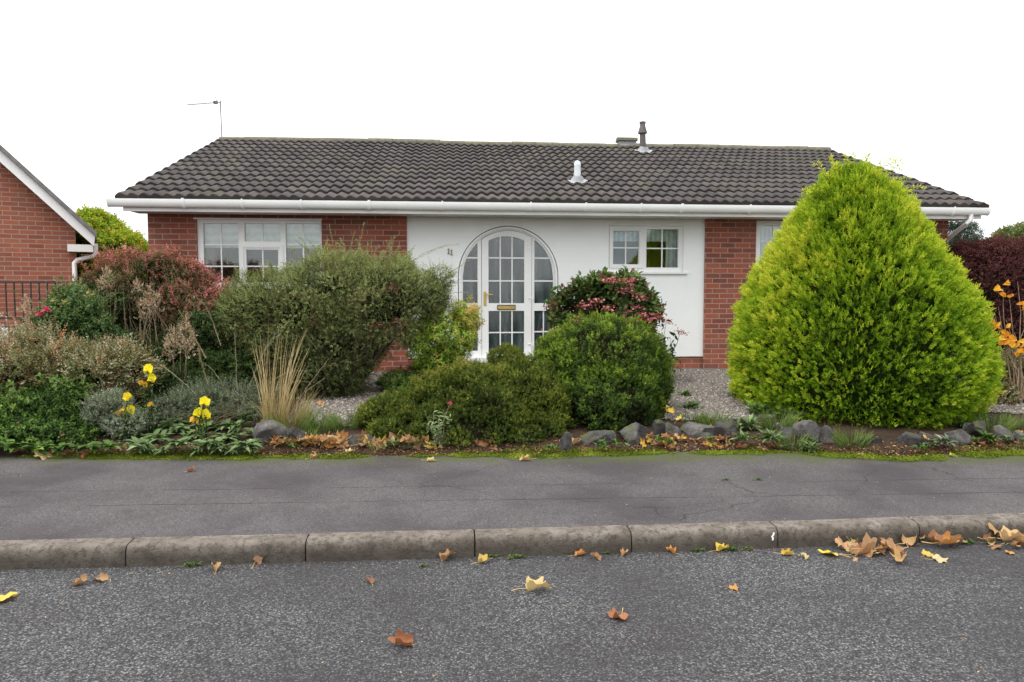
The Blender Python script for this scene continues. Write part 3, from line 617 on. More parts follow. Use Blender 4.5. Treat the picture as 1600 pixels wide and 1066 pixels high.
mb = MB(); mb.tube([b0, (x2, b0.y, zq_-.02)], [.062, .056], 16); mb.tube([(x2, b0.y, zq_-.03), (x2, b0.y, zq_-.02), (x2, b0.y, zq_), (x2, b0.y, zq_+.10), (x2, b0.y, zt-.03), (x2, b0.y, zt-.028), (x2, b0.y, zt)], [.06, .088, .088, .058, .05, .064, .060], 16)
mb.build('vent_pipe', M['dark_pipe'], roof, smooth=True)['label'] = 'tall brown vent pipe with collar near the ridge'
flashing(x, v, .065, 'flashing')
x0, x1 = ax(964, YR, 221), ax(994, YR, 221); zt = az(217, YR, 980)
mb = MB(); mb.prism_x([(YR-.11, ZR-.02), (YR-.10, zt-.06), (YR+.10, zt-.06), (YR+.11, ZR-.02)], x0+.03, x1-.02); tv = mb.build('ridge_vent', M['lead'], roof)
mb = MB(); mb.prism_x([(YR-.14, zt-.058), (YR-.13, zt-.01), (YR-.05, zt+.02), (YR+.05, zt+.02), (YR+.13, zt-.01), (YR+.14, zt-.058)], x0, x1); mb.build('vent_cap', M['ridge'], tv)
# aerial
mx_ = ax(348, YR, 213); zt = az(153, YR, 341); xt = ax(345.5, YR, 158); bz = az(160, YR, 344)
ae = empty('tv_aerial', (mx_, YR, ZR), None, None); ae.parent = house; ae.location = Vector((mx_, YR, ZR-.03))-Vector(house.location)
MB().tube([(mx_, YR-.05, ZR-.25), (xt, YR-.05, bz+.02)], .011, 8).build('mast', M['metal'], ae)
xl, zl = ax(277, YR-.3, 153), az(152, YR-.3, 277)
mb = MB(); pA, pB = Vector((xt+.02, YR-.05, bz-.01)), Vector((xl, YR+.25, zl)); mb.tube([pA, pB], .006, 6); mb.build('boom', M['metal'], ae)
mb = MB()
for k in range(12):
    c_ = pA.lerp(pB, .16+.84*k/11); d_ = Vector((.15, 1, .0)).normalized()*(.085); mb.tube([c_-d_, c_+d_], .0035, 5)
    mb.tube([c_+Vector((0, 0, -.018)), c_+Vector((0, 0, .018))], .004, 5)
mb.build('elements', M['metal'], ae)
c_ = pA.lerp(pB, .17); MB().box(c_.x-.035, c_.x+.035, c_.y-.03, c_.y+.03, c_.z-.022, c_.z+.03).build('junction_box', M['dark_pipe'], ae)
mb = MB()
for sgn in (1, -1):
    for k in range(5):
        o_ = Vector((xt-.04, YR-.05+(k-2)*.05, bz)); e_ = Vector((xt-.04-(.07 if sgn > 0 else .03), YR-.05+(k-2)*.09, bz+sgn*.15)); mb.tube([o_, e_], .003, 4)
mb.build('reflector', M['metal'], ae)

# ------------------------------------------------------------------ neighbouring house
YN = 13.2; XN = ax(119, YN, 400); PHI = R(25); nh = empty('neighbour_house', (XN, YN, .3), 'red brick gable end of the neighbouring house at the left edge', 'house')
nd_ = np.array([math.sin(PHI), -math.cos(PHI), 0]); nu_ = np.array([math.cos(PHI), math.sin(PHI), 0]); NO = np.array([XN, YN, 0])
def nl(pxx, pyy, off=0):                # sight line met with the turned gable plane, in the house's own axes
    d = ray(pxx, pyy); p0 = NO+nd_*off; q = E0+d*(((p0-E0)@nd_)/(d@nd_)); return float((q-NO)@nu_), float(q[2])
OV = .28; (ua, va), (ub, vb) = nl(0, 229, OV), nl(151, 366, OV); sl_ = (vb-va)/(ub-ua); apx = -4.6
def rz_(u, o=0): return vb+sl_*(u-ub)+o
def N_(mb, name, mat, **kw):
    mb.v = [(XN+x, YN+y, z) for x, y, z in mb.v]; return mb.build(name, mat, nh, **kw)
N_(MB().plate([(apx-3, .3), (0, .3), (0, rz_(0, -.22)), (apx, rz_(apx, -.22)), (apx-3, rz_(apx, -.22)+sl_*3)], [], 0, .12).box(-.12, 0, .122, 7, .3, rz_(0, -.25)), 'wall', M['brick_b'])
def nslab(o0, o1, y0, y1, name, mat, x0=apx, x1=ub, cut=0):
    mb = MB(); V = []
    for y in (y0, y1):
        for (x, o) in ((x0, o0), (x1, o0), (x1-cut, o1), (x0, o1)): V.append((x, y, rz_(x, o)))
    return N_(mb.add(V, [(0, 1, 2, 3), (7, 6, 5, 4), (0, 4, 5, 1), (1, 5, 6, 2), (2, 6, 7, 3), (3, 7, 4, 0)]), name, mat)
nslab(.03, -.055, -OV-.06, 7, 'roof', simple('grey_roof_tile', (.20, .18, .185), .8, .15, 12, bmp=.4))
nslab(-.06, -.25, -OV, -OV+.02, 'bargeboard', M['upvc'], x1=ub-.02, cut=.03)
nslab(-.21, -.225, -OV+.022, -.002, 'soffit', simple('brown_soffit', (.34, .25, .23), .7, .1, 4), x1=.18)
zb_ = rz_(ub, -.30); N_(MB().box(-.12, ub-.06, -OV+.023, -.01, zb_, zb_+.12), 'box_end', M['fascia'])
N_(MB().tube([(ub-.02, -.10, zb_+.15), (ub-.02, -.10, zb_-.01), (ub-.05, -.09, zb_-.06), (.02, -.06, zb_-.13), (-.03, -.055, zb_-.19), (-.03, -.055, .4)], .04, 10), 'downpipe', M['upvc'], smooth=True)
nh.rotation_euler.z = PHI
# railings and low white wall
YRl = 11.9; rl = empty('metal_railing', (ax(60, YRl), YRl, .42), 'black metal railing in front of the neighbouring brick gable', 'railing')
xa, xb = ax(-60, YRl), ax(127, YRl); zr = [az(y_, YRl, 60) for y_ in (441, 497, 511)]
for i, zz in enumerate(zr): MB().box(xa, xb if i == 0 else ax(110, YRl), YRl-.012, YRl+.012, zz-.012, zz+.012).build('rail', M['black_iron'], rl)
nb = 0; x = xa+.03
while x < xb-.05:
    mb = MB(); mb.box(x-.008, x+.008, YRl-.008, YRl+.008, zr[1]+.0125, zr[0]-.0125); mb.build('baluster', M['black_iron'], rl)
    mb = MB(); mb.box(x+.02-.008, x+.02+.008, YRl-.008, YRl+.008, .42, zr[2]-.0125); mb.build('baluster', M['black_iron'], rl)
    x += 12.3/ppm(60, YRl)
for x in (xa, xb-.02): MB().box(x-.02, x+.02, YRl-.02, YRl+.02, .3, zr[0]-.013).build('post', M['black_iron'], rl)
mb = MB(); mb.box(ax(-80, 12.6), ax(31, 12.6), 12.5, 12.62, .35, az(512, 12.6, 20)); tag(mb.build('garden_wall', M['white_wall'], bevel=.01), 'low white painted wall behind the black railing', 'garden wall')

# ------------------------------------------------------------------ foliage tools
def rdir(n): return unit(rng.normal(size=(n, 3)))
def lobe(pxx, pyy, rx, rz, Y, ry=None):
    c = at(pxx, pyy, Y); k = ppm(pxx, Y, pyy); rx, rz = rx/k, rz/k; return (c[0], Y, c[2], rx, ry or (rx+rz)/2, rz)
def near(P, C):
    d = np.empty(len(P)); ix = np.empty(len(P), int)
    for i in range(0, len(P), 4000):
        q = ((P[i:i+4000, None, :]-C[None])**2).sum(-1) if len(C) < 700 else (P[i:i+4000]**2).sum(1)[:, None]+(C**2).sum(1)[None]-2*P[i:i+4000]@C.T
        ix[i:i+4000] = q.argmin(1); d[i:i+4000] = np.sqrt(np.maximum(q.min(1), 0))
    return d, ix
def surf(L, m_, w_, bump_, nz, nz2, inside, q=None):
    i = rng.choice(len(L), m_, p=w_); d = rdir(m_); q = np.ones(m_) if q is None else q; r_ = L[i, 3:6]
    sc = 1+bump_*(nz(L[i, :3]+d*r_)+.5*nz2(L[i, :3]+d*r_)); P = L[i, :3]+d*r_*(q*sc)[:, None]; keep = np.ones(m_, bool)
    for k in range(len(L)):
        e = np.linalg.norm((P-L[k, :3])/L[k, 3:6], axis=1); keep &= ~((e < inside) & (i != k))
    return P, unit(d/r_), keep
def sample(lobes, n, depth=.35, bump_=.12, bfreq=5., zmin=None, gap=0, gfreq=4, inside=.8, cl=(.09, .05)):
    L = np.array(lobes, float); nz = Noise3(bfreq); nz2 = Noise3(bfreq*2.7); gz = Noise3(gfreq)
    w_ = (L[:, 3]*L[:, 4]+L[:, 3]*L[:, 5]+L[:, 4]*L[:, 5]); area = w_.sum()*4.2; w_ = w_/w_.sum(); Ps, Ds, Qs, Cs = [], [], [], []; got = 0
    nc = int(area/(3.14*cl[0]**2)*1.15)+8; C, CN, k_ = surf(L, nc, w_, bump_, nz, nz2, inside); C, CN = C[k_], CN[k_]; camp = rng.uniform(.4, 1.4, len(C))
    while got < n:
        m_ = int((n-got)*1.8)+50; q = 1-depth*rng.random(m_)**1.6; P, N, keep = surf(L, m_, w_, bump_, nz, nz2, inside, q)
        d, ix = near(P, C); e = d/cl[0]; h = np.clip(1-e*e, -.6, 1)*camp[ix]; P = P+N*(cl[1]*h)[:, None]; keep &= rng.random(m_) > np.clip((e-.75)*1.6, 0, .8)
        if gap: keep &= gz(P) > -1+gap
        zz = np.array([zg(a, b_) for a, b_ in P[:, :2]]) if zmin is None else zmin
        keep &= P[:, 2] > zz+.01
        fan = unit(P-(C[ix]-CN[ix]*cl[0]*.9)); N = unit(N*.45+fan); Ps.append(P[keep]); Ds.append(N[keep]); Qs.append(q[keep]+.0*q[keep]); Cs.append(h[keep]); got += keep.sum()
    sample.h = np.concatenate(Cs)[:n]
    return np.concatenate(Ps)[:n], np.concatenate(Ds)[:n], np.concatenate(Qs)[:n]
def sprays(P, D, S, k, L, W, spread=.6, tint=None, tj=.08, planar=None, upn=.4, taper=.3, t0=.15, tip=.16):
    """twigs of k leaves: returns leaf bases, directions, normals, lengths, widths, tints"""
    n = len(P); D = unit(D); U = unit(np.cross(D, rdir(n)) if planar is None else np.cross(D, planar)); V_ = np.cross(D, U)
    B, LD, N, LL, WW, T = [], [], [], [], [], []; S = np.broadcast_to(S, (n,)); L = np.broadcast_to(L, (n,)); W = np.broadcast_to(W, (n,))
    tint = np.full(n, .5) if tint is None else tint; ph = rng.uniform(0, 6.28, n)
    for j in range(k):
        t_ = t0+(1-t0)*j/max(1, k-1); last = j == k-1
        if planar is None: a = ph+2.4*j; side = U*np.cos(a)[:, None]+V_*np.sin(a)[:, None]
        else: side = U*(1 if j % 2 else -1)+V_*rng.normal(0, .2, (n, 1))
        ld = unit(D*(1-spread)+side*spread+rng.normal(0, .12, (n, 3))) if not last else unit(D+rng.normal(0, .1, (n, 3)))
        nn = D+np.array([0, 0, upn])+rng.normal(0, .35, (n, 3)) if planar is None else V_+rng.normal(0, .3, (n, 3)); nn = unit(nn-ld*(nn*ld).sum(-1, keepdims=True))
        f = (1-taper*t_)*rng.uniform(.75, 1.25, n)
        B.append(P+D*(S*t_)[:, None]); LD.append(ld); N.append(nn); LL.append(L*f); WW.append(W*f); T.append(tint+tip*(t_-.5)+rng.normal(0, tj, n))
    return [np.concatenate(q) for q in (B, LD, N, LL, WW, T)]
def leafmesh(name, B, D, N, L, W, T, mat, parent=None, fold=.25, curve=.15, fine=False):
    n = len(B); s_ = np.cross(D, N); L = L[:, None]; W = W[:, None]
    if not fine:
        V = np.stack([B, B+D*L*.45-s_*W*.5+N*W*fold, B+D*L-N*L*curve, B+D*L*.45+s_*W*.5+N*W*fold], 1)
        Fi = np.array([(0, 1, 2), (0, 2, 3)])
    else:
        V = np.stack([B, B+D*L*.28-s_*W*.42+N*W*fold, B+D*L*.66-s_*W*.38+N*(W*fold-L*curve*.5), B+D*L-N*L*curve*1.6, B+D*L*.66+s_*W*.38+N*(W*fold-L*curve*.5), B+D*L*.28+s_*W*.42+N*W*fold,
                      B+D*L*.3+N*L*curve*.3, B+D*L*.66-N*L*curve*.25], 1)
        Fi = np.array([(0, 1, 6), (1, 2, 6), (2, 7, 6), (2, 3, 7), (3, 4, 7), (4, 6, 7), (4, 5, 6), (5, 0, 6)])
    k = V.shape[1]; Fc = (Fi[None]+k*np.arange(n)[:, None, None]).reshape(-1, 3)
    return link(name, npmesh(name, V.reshape(-1, 3), Fc, {'tint': np.repeat(np.clip(T, 0, 1), k)}), mat, parent)
def core(lobes, scale, parent, name='shade_core', mat=None, zc_=None):
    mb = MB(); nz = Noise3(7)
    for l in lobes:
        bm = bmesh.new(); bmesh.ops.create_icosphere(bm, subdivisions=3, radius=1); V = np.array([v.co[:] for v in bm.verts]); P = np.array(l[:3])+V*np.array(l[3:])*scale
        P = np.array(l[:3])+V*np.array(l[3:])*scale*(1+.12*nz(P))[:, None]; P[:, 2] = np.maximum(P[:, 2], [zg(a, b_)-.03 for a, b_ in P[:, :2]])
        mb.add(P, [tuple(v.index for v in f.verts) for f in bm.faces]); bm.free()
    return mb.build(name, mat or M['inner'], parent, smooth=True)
def stems(base, tips, r0, name, mat, parent, n=5, sag=0, wob=.03):
    mb = MB()
    for tp_ in tips:
        b_ = Vector(base[random.randrange(len(base))] if isinstance(base, list) else base); tp_ = Vector(tp_); pts = []
        for i in range(5):
            s_ = i/4; p = b_.lerp(tp_, s_); p.z += sag*math.sin(math.pi*s_); pts.append(p+Vector((random.gauss(0, wob), random.gauss(0, wob), random.gauss(0, wob*.6)))*(1 if 0 < i < 4 else 0))
        mb.tube(pts, [r0*(1-.75*i/4) for i in range(5)], n, cap=False)
    return mb.build(name, mat, parent)
def shoots(starts, dirs, lens, k, L, W, mat_leaf, parent, tint, name='shoots', r=.003, droop=.25, stemmat=None, fine=False, lname='leaves'):
    mb = MB(); P, D, T = [], [], []
    for s_, d, ln in zip(starts, dirs, lens):
        s_ = Vector(s_); d = Vector(d).normalized(); pts = []; p = s_.copy()
        for i in range(8):
            pts.append(p.copy()); d2 = (d+Vector((random.gauss(0, .06), random.gauss(0, .06), -droop*(i/7)**2+random.gauss(0, .03)))).normalized(); p = p+d2*ln/7; d = d2
        mb.tube(pts, [r*(1-.7*i/7) for i in range(8)], 4, cap=False)
        for j in range(k):
            q = (j+1)/k*6.99; i = int(q); pp = pts[i].lerp(pts[i+1], q-i); P.append(pp[:]); tdir = (pts[i+1]-pts[i]).normalized(); D.append(tdir[:]); T.append(tint+random.gauss(0, .1))
    so_ = mb.build(name, stemmat or M['twig'], parent)
    P, D = np.array(P), np.array(D); n = len(P); side = unit(np.cross(D, rdir(n))); ld = unit(D*.55+side); nn = unit(np.cross(ld, np.cross(D, ld))+rng.normal(0, .3, (n, 3))); nn = unit(nn-ld*(nn*ld).sum(-1, keepdims=True))
    f = rng.uniform(.7, 1.2, n); leafmesh(lname, P, ld, nn, L*f, W*f, np.array(T), mat_leaf, parent, fine=fine)
def shrub(name, label, cat, lobes, n, k, S, L, W, mat, base, depth=.35, bump_=.12, bfreq=5, gap=0, up=.5, spread=.6, tintf=None, fine=False, core_s=.78, branches=14, br=.018, group=None, inside=.8, planar=False, fold=.25, gfreq=4, jit=.35, tj=.08, curve=.15, bm_=None, taper=.3, cl=(.09, .05), fit=.7, ch=.14, strag=0, slen=.15):
    root = empty(name, base, label, cat, group); lobes = [tuple(l[:3])+tuple(max(r_*.5, r_-fit*S-cl[1]*.5) for r_ in l[3:]) for l in lobes]; P, D, q = sample(lobes, n, depth, bump_, bfreq, gap=gap, inside=inside, gfreq=gfreq, cl=cl)
    Dd = unit(D+np.array([0, 0, up])+rng.normal(0, jit, (n, 3)))
    tint = tintf(P, D, q) if tintf else .5+rng.normal(0, .12, n)
    tint = tint+ch*sample.h  # clump hollows tinted darker, depth shading put into the leaf colour
    a = sprays(P, Dd, S*rng.uniform(.6, 1.3, n), k, L, W, spread, tint, tj, planar=(unit(np.array([0, 0, 1.])+rng.normal(0, .5, (n, 3))) if planar else None), taper=taper)
    leafmesh('foliage', *a, mat, root, fold=fold, fine=fine, curve=curve)
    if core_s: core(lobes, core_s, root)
    if strag:
        i = rng.choice(n, strag*3); i = i[np.argsort(-P[i, 2])][:strag]; shoots([tuple(p) for p in P[i]], [(d[0]+random.gauss(0, .3), d[1]*.6-.1, abs(d[2])+.4) for d in D[i]], [random.uniform(.5, 1.3)*slen for _ in i], max(6, int(slen*60)), L*1.05, W, mat, root, .62, name='stray_shoots', droop=.35, fine=fine, lname='shoot_leaves')
    if branches:
        i = rng.choice(n, branches); tips = P[i]*.97+np.array(base)*.03; stems(base, [tuple(p) for p in tips], br, 'branches', bm_ or M['bark'], root, wob=.04)
    return root, P, D
def bp(pxx, Y): x = ax(pxx, Y, 600); return (x, Y, zg(x, Y))
Z = np.array([0, 0, 1.])

# ------------------------------------------------------------------ golden conifer
YC = 7.62; cx_, _, _ = at(1334, 500, YC); kC = ppm(1349, YC, 500)
prof_px = [(262, 2), (268, 22), (278, 38), (292, 52), (310, 67), (335, 86), (365, 106), (400, 130), (440, 154), (480, 171), (520, 183), (560, 189), (600, 186), (635, 174), (662, 150), (682, 112), (696, 40)]
pz = np.array([az(y, YC, 1349) for y, _ in prof_px])[::-1]; pr_ = np.array([max(.01, w_/kC*.925-.045) for _, w_ in prof_px])[::-1]; pz = pz[0]+.02+(pz-pz[0])*.972
con = empty('golden_conifer', (cx_, YC, zg(cx_, YC)), 'large golden green conifer with a broad rounded cone shape', 'conifer')
def conifer(nsp):
    nz, nz2 = Noise3(3.5), Noise3(9); m0 = nsp*2
    def pt(m_, q):
        z = pz[0]+(pz[-1]-pz[0])*rng.random(m_); r_ = np.interp(z, pz, pr_); k_ = rng.random(m_) < (r_/pr_.max()*.9+.1); z, r_, q = z[k_], r_[k_], q[k_]; a = rng.uniform(0, 2*np.pi, len(z))
        rad = np.stack([np.cos(a), np.sin(a), 0*a], -1); P0 = np.array([cx_, YC, 0])+rad*r_[:, None]+z[:, None]*Z; rr = r_*(q+.045*nz(P0)+.03*nz2(P0)+.03*nz2(P0*2.2)); Q = np.array([cx_, YC, 0])+rad*rr[:, None]+z[:, None]*Z; Q[:, 0] -= .035*(z-1.0); return Q, rad, z
    P, rad, z = pt(m0, 1-.16*rng.random(m0)**1.4); C, cr, cz = pt(2400, np.ones(2400)); C2 = C*np.array([1, 1, .6]); camp = rng.uniform(.3, 1.5, len(C)); e, ix = near(P*np.array([1, 1, .6]), C2); e = e/.085; h = np.clip(1-e*e, -.6, 1)*camp[ix]
    P = P+rad*(.07*h)[:, None]; kp = rng.random(len(P)) > np.clip((e-.7)*1.5, 0, .85); P, rad, z, ix, h = P[kp], rad[kp], z[kp], ix[kp], h[kp]; m_ = len(P)
    hf = (z-pz[0])/(pz[-1]-pz[0]); dn = np.interp(z, pz, np.gradient(pr_, pz)); N = unit(rad-dn[:, None]*Z*.8); fan = unit(P-(C[ix]-cr[ix]*.10-Z*.06))
    D = unit(N*(.9-.3*hf)[:, None]+fan*.5+Z*(.1+.9*hf)[:, None]+rng.normal(0, .2, (m_, 3)))
    tint = .30+.24*hf+.26*h+.10*nz2(P*.5)+.10*nz(P*1.3)+rng.normal(0, .09, m_)+.16*np.clip(np.abs(P[:, 0]-cx_)/1.3, 0, 1)**2; pl = unit(np.cross(rad, Z)+rng.normal(0, .7, (m_, 3)))  # last tint term: yellower towards both sides, side light painted into the leaves
    return P, D, tint, pl, hf
P, D, tint, pl, hf = conifer(27000)
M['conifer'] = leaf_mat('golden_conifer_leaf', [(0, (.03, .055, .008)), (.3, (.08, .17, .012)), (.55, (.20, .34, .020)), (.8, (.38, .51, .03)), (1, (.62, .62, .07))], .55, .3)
S = .045+.05*hf
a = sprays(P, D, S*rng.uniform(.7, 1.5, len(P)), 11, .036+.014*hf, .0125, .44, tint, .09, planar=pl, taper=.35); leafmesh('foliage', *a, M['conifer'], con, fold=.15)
mb = MB(); n = 28; nz = Noise3(6)
rows_ = [(z, max(0, r_*.86-.05)) for z, r_ in zip(pz, pr_)]
V = [(cx_-.035*(z-1.0)+r_*math.cos(2*math.pi*i/n), YC+r_*math.sin(2*math.pi*i/n), z) for z, r_ in rows_ for i in range(n)]
Fc = [(j*n+i, j*n+(i+1) % n, (j+1)*n+(i+1) % n, (j+1)*n+i) for j in range(len(rows_)-1) for i in range(n)]
M['conifer_in'] = simple('conifer_shade_core', (.022, .034, .008), .95, .35, 25, bmp=.9, spec=0); mb.add(V, Fc).build('shade_core', M['conifer_in'], con, smooth=True)  # solid core, the conifer's shaded hollows put into its dark colour
MB().tube([(cx_, YC, zg(cx_, YC)-.05), (cx_+.02, YC, 1.2), (cx_, YC, pz[-1]-.2)], [.09, .06, .015], 10).build('trunk', M['bark'], con)
st, dr_, ln = [], [], []
for pxx, pyy, dx, dz, l in ((1290, 268, -.5, .8, .24), (1305, 262, -.2, 1, .22), (1283, 290, -.9, .5, .2), (1325, 258, -.3, 1, .18), (1345, 256, .1, 1, .15), (1362, 258, .5, .6, .3), (1368, 256, .8, .5, .28), (1395, 280, .8, .6, .22), (1410, 290, .8, .4, .24), (1408, 300, 1, .2, .2), (1272, 300, -.8, .6, .2), (1315, 262, -.6, .7, .2), (1380, 264, .7, .8, .2), (1355, 250, .0, 1, .16), (1335, 252, -.2, 1, .16), (1300, 275, -.7, .9, .2)):
    c = at(pxx, pyy+12, YC-.1); st.append(tuple(c)); dr_.append((dx, random.uniform(-.4, .2), dz)); ln.append(l)
shoots(st, dr_, ln, 30, .05, .012, M['conifer'], con, .95, droop=.6)
# ------------------------------------------------------------------ round dark bush and low olive hedge
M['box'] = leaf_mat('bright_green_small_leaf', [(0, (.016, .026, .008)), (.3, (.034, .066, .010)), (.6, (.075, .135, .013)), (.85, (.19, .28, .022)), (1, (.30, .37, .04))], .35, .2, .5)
LB = [lobe(938, 582, 108, 92, 7.55, .66), lobe(985, 605, 62, 72, 7.5, .55), lobe(882, 592, 54, 68, 7.5, .5), lobe(940, 630, 94, 62, 7.15, .55)]
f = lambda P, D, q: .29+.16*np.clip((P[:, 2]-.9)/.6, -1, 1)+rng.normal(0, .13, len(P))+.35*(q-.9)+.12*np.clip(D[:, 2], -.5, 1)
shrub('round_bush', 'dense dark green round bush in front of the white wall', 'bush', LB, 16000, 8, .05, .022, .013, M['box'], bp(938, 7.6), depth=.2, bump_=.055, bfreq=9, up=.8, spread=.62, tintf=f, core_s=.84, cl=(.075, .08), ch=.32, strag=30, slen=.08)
M['hebe'] = leaf_mat('olive_small_leaf', [(0, (.022, .026, .008)), (.3, (.040, .066, .011)), (.55, (.085, .118, .016)), (.8, (.18, .215, .028)), (1, (.30, .25, .055))], .5, .2, .35)
LH = [lobe(615, 662, 60, 48, 7.05, .42), lobe(685, 648, 68, 62, 7.1, .5), lobe(745, 632, 72, 66, 7.15, .5), lobe(820, 632, 72, 66, 7.15, .5), lobe(660, 625, 34, 24, 7.2, .25), lobe(730, 672, 115, 42, 6.75, .42), lobe(640, 676, 60, 34, 6.75, .35), lobe(820, 676, 70, 36, 6.75, .38), lobe(840, 655, 55, 55, 7.0, .45), lobe(770, 655, 60, 60, 6.85, .4)]
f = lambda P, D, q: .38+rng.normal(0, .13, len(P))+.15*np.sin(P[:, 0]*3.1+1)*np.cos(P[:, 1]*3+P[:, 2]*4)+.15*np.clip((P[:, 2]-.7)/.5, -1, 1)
shrub('low_hedge', 'low sprawling olive green hedge of small leaves at the middle of the rockery', 'hedge', LH, 19000, 8, .045, .021, .012, M['hebe'], bp(730, 7.1), depth=.24, bump_=.10, bfreq=8, up=.7, tintf=f, core_s=.80, cl=(.085, .08), ch=.26, strag=90, slen=.09)
LT = [lobe(793, 566, 29, 24, 8.0, .25)]
shrub('small_round_shrub', 'small round olive shrub in front of the arched door', 'shrub', LT, 2600, 7, .04, .02, .010, M['hebe'], bp(793, 8.0), depth=.3, bump_=.12, bfreq=9, up=.8, core_s=.75, branches=6)
# ------------------------------------------------------------------ big cotoneaster
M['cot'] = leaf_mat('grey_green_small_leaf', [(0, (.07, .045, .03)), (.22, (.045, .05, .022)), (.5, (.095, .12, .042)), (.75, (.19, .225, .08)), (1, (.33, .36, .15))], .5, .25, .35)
YT = 8.7
LC = [lobe(596, 478, 90, 68, YT, .7), lobe(455, 490, 92, 72, YT, .65), lobe(520, 452, 80, 56, YT, .6), lobe(640, 462, 55, 52, YT, .45), lobe(530, 545, 70, 60, YT, .55), lobe(400, 500, 55, 48, YT, .5), lobe(585, 440, 70, 42, YT, .45), lobe(440, 550, 60, 50, YT, .45), lobe(500, 590, 60, 48, YT-.1, .4), lobe(395, 470, 50, 42, YT, .4), lobe(628, 488, 58, 34, YT, .45), lobe(470, 560, 60, 56, YT, .45), lobe(685, 455, 26, 42, YT, .25), lobe(530, 592, 42, 38, YT, .35)]
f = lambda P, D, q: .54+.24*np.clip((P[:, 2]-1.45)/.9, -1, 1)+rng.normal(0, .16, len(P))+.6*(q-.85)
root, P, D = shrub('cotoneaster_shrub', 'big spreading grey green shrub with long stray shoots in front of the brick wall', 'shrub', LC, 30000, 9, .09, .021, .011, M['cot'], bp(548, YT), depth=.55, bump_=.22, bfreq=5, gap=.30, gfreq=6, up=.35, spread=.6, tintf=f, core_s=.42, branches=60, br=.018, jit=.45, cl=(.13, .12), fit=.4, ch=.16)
i = np.argsort(-P[:, 2]+rng.normal(0, .25, len(P)))[:120]
shoots([tuple(p) for p in P[i]], [(d[0]*.8+random.uniform(-.4, .4), d[1]*.6-.1, 1) for d in D[i]], [random.uniform(.10, .28) for _ in i], 34, .024, .012, M['cot'], root, .85, droop=.35)
st = [tuple(at(a, b_, YT-.2)) for a, b_ in ((610, 420), (612, 410), (655, 400), (470, 440), (495, 400), (520, 385), (560, 385), (700, 430), (690, 460), (480, 410), (375, 430), (640, 410), (350, 480), (345, 500), (545, 400), (600, 400))]
shoots(st, [(.0, 0, 1), (.15, 0, 1), (.9, 0, .5), (-.6, 0, .9), (-.7, 0, .6), (-.1, 0, 1), (.3, 0, 1), (.7, 0, .5), (.9, 0, .1), (-.7, 0, .8), (-.4, 0, 1), (.8, 0, .45), (-.9, 0, .2), (-.8, 0, .1), (.2, 0, 1), (.4, 0, .9)], [.34, .32, .5, .3, .3, .25, .28, .3, .3, .3, .3, .42, .3, .3, .28, .3], 40, .019, .009, M['cot'], root, .9, name='long_shoots', droop=.12, lname='shoot_leaves')
# ------------------------------------------------------------------ pink spindle shrub, cream plumes, rose, dark shrub
M['pink'] = leaf_mat('pink_and_green_leaf', [(0, (.02, .035, .012)), (.28, (.06, .085, .03)), (.46, (.20, .15, .08)), (.60, (.32, .15, .10)), (.80, (.46, .13, .15)), (1, (.70, .34, .36))], .5, .25, .3)
YI = 9.0
LP = [lobe(245, 470, 82, 72, YI, .6), lobe(200, 450, 60, 55, YI, .5), lobe(300, 470, 55, 62, YI, .5), lobe(175, 500, 50, 60, YI, .45), lobe(260, 440, 72, 42, YI, .5), lobe(160, 460, 35, 38, YI, .35)]
nzp = Noise3(5)
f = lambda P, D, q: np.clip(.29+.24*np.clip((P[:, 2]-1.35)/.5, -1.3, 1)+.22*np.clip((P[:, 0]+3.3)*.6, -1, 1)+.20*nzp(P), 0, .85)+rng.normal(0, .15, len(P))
root, P, D = shrub('spindle_shrub', 'wide shrub of pink and coral autumn leaves below the wide window', 'shrub', LP, 7500, 8, .09, .036, .018, M['pink'], bp(240, YI), depth=.6, bump_=.2, bfreq=5, gap=.34, gfreq=6, up=.5, tintf=f, core_s=.22, branches=150, br=.012, bm_=M['twig'], cl=(.15, .13))
i = rng.choice(len(P), 45); shoots([tuple(p) for p in P[i]], [(d[0], d[1], 1) for d in D[i]], [random.uniform(.12, .3) for _ in i], 22, .03, .012, M['pink'], root, .66, droop=.5)
st = [tuple(at(a, b_, YI-.3)) for a, b_ in ((150, 445), (140, 430), (160, 440), (130, 470))]
shoots(st, [(-.8, 0, .4), (-.4, 0, .9), (-.9, 0, .2), (-.5, 0, .8)], [.3, .2, .28, .25], 20, .05, .02, M['pink'], root, .6, name='long_shoots', droop=.5, lname='shoot_leaves')
M['dark'] = leaf_mat('dark_glossy_leaf', [(0, (.010, .020, .006)), (.5, (.028, .055, .014)), (.8, (.06, .10, .022)), (1, (.13, .16, .05))], .35, .15, .5)
LD = [lobe(230, 580, 75, 55, 8.4, .4), lobe(310, 560, 60, 70, 8.5, .4), lobe(160, 560, 60, 50, 8.4, .4), lobe(360, 590, 50, 50, 8.4, .4), lobe(270, 610, 90, 36, 8.0, .35)]
shrub('dark_evergreen_shrub', 'dark green evergreen leaves beneath the pink shrub', 'shrub', LD, 9000, 6, .06, .045, .022, M['dark'], bp(270, 8.4), depth=.5, gap=.1, cl=(.14, .10), bump_=.15, up=.4, core_s=.7, branches=8, strag=40, slen=.18)
LR = [lobe(108, 512, 50, 44, 8.0, .4), lobe(70, 530, 34, 34, 8.0, .3), lobe(132, 482, 32, 36, 8.1, .3), lobe(155, 535, 40, 34, 8.0, .3), lobe(95, 475, 22, 26, 8.0, .2)]
M['rose'] = leaf_mat('mid_green_rose_leaf', [(0, (.02, .04, .015)), (.4, (.05, .10, .03)), (.75, (.10, .17, .05)), (.92, (.22, .22, .07)), (1, (.35, .28, .12))], .4, .25, .4)
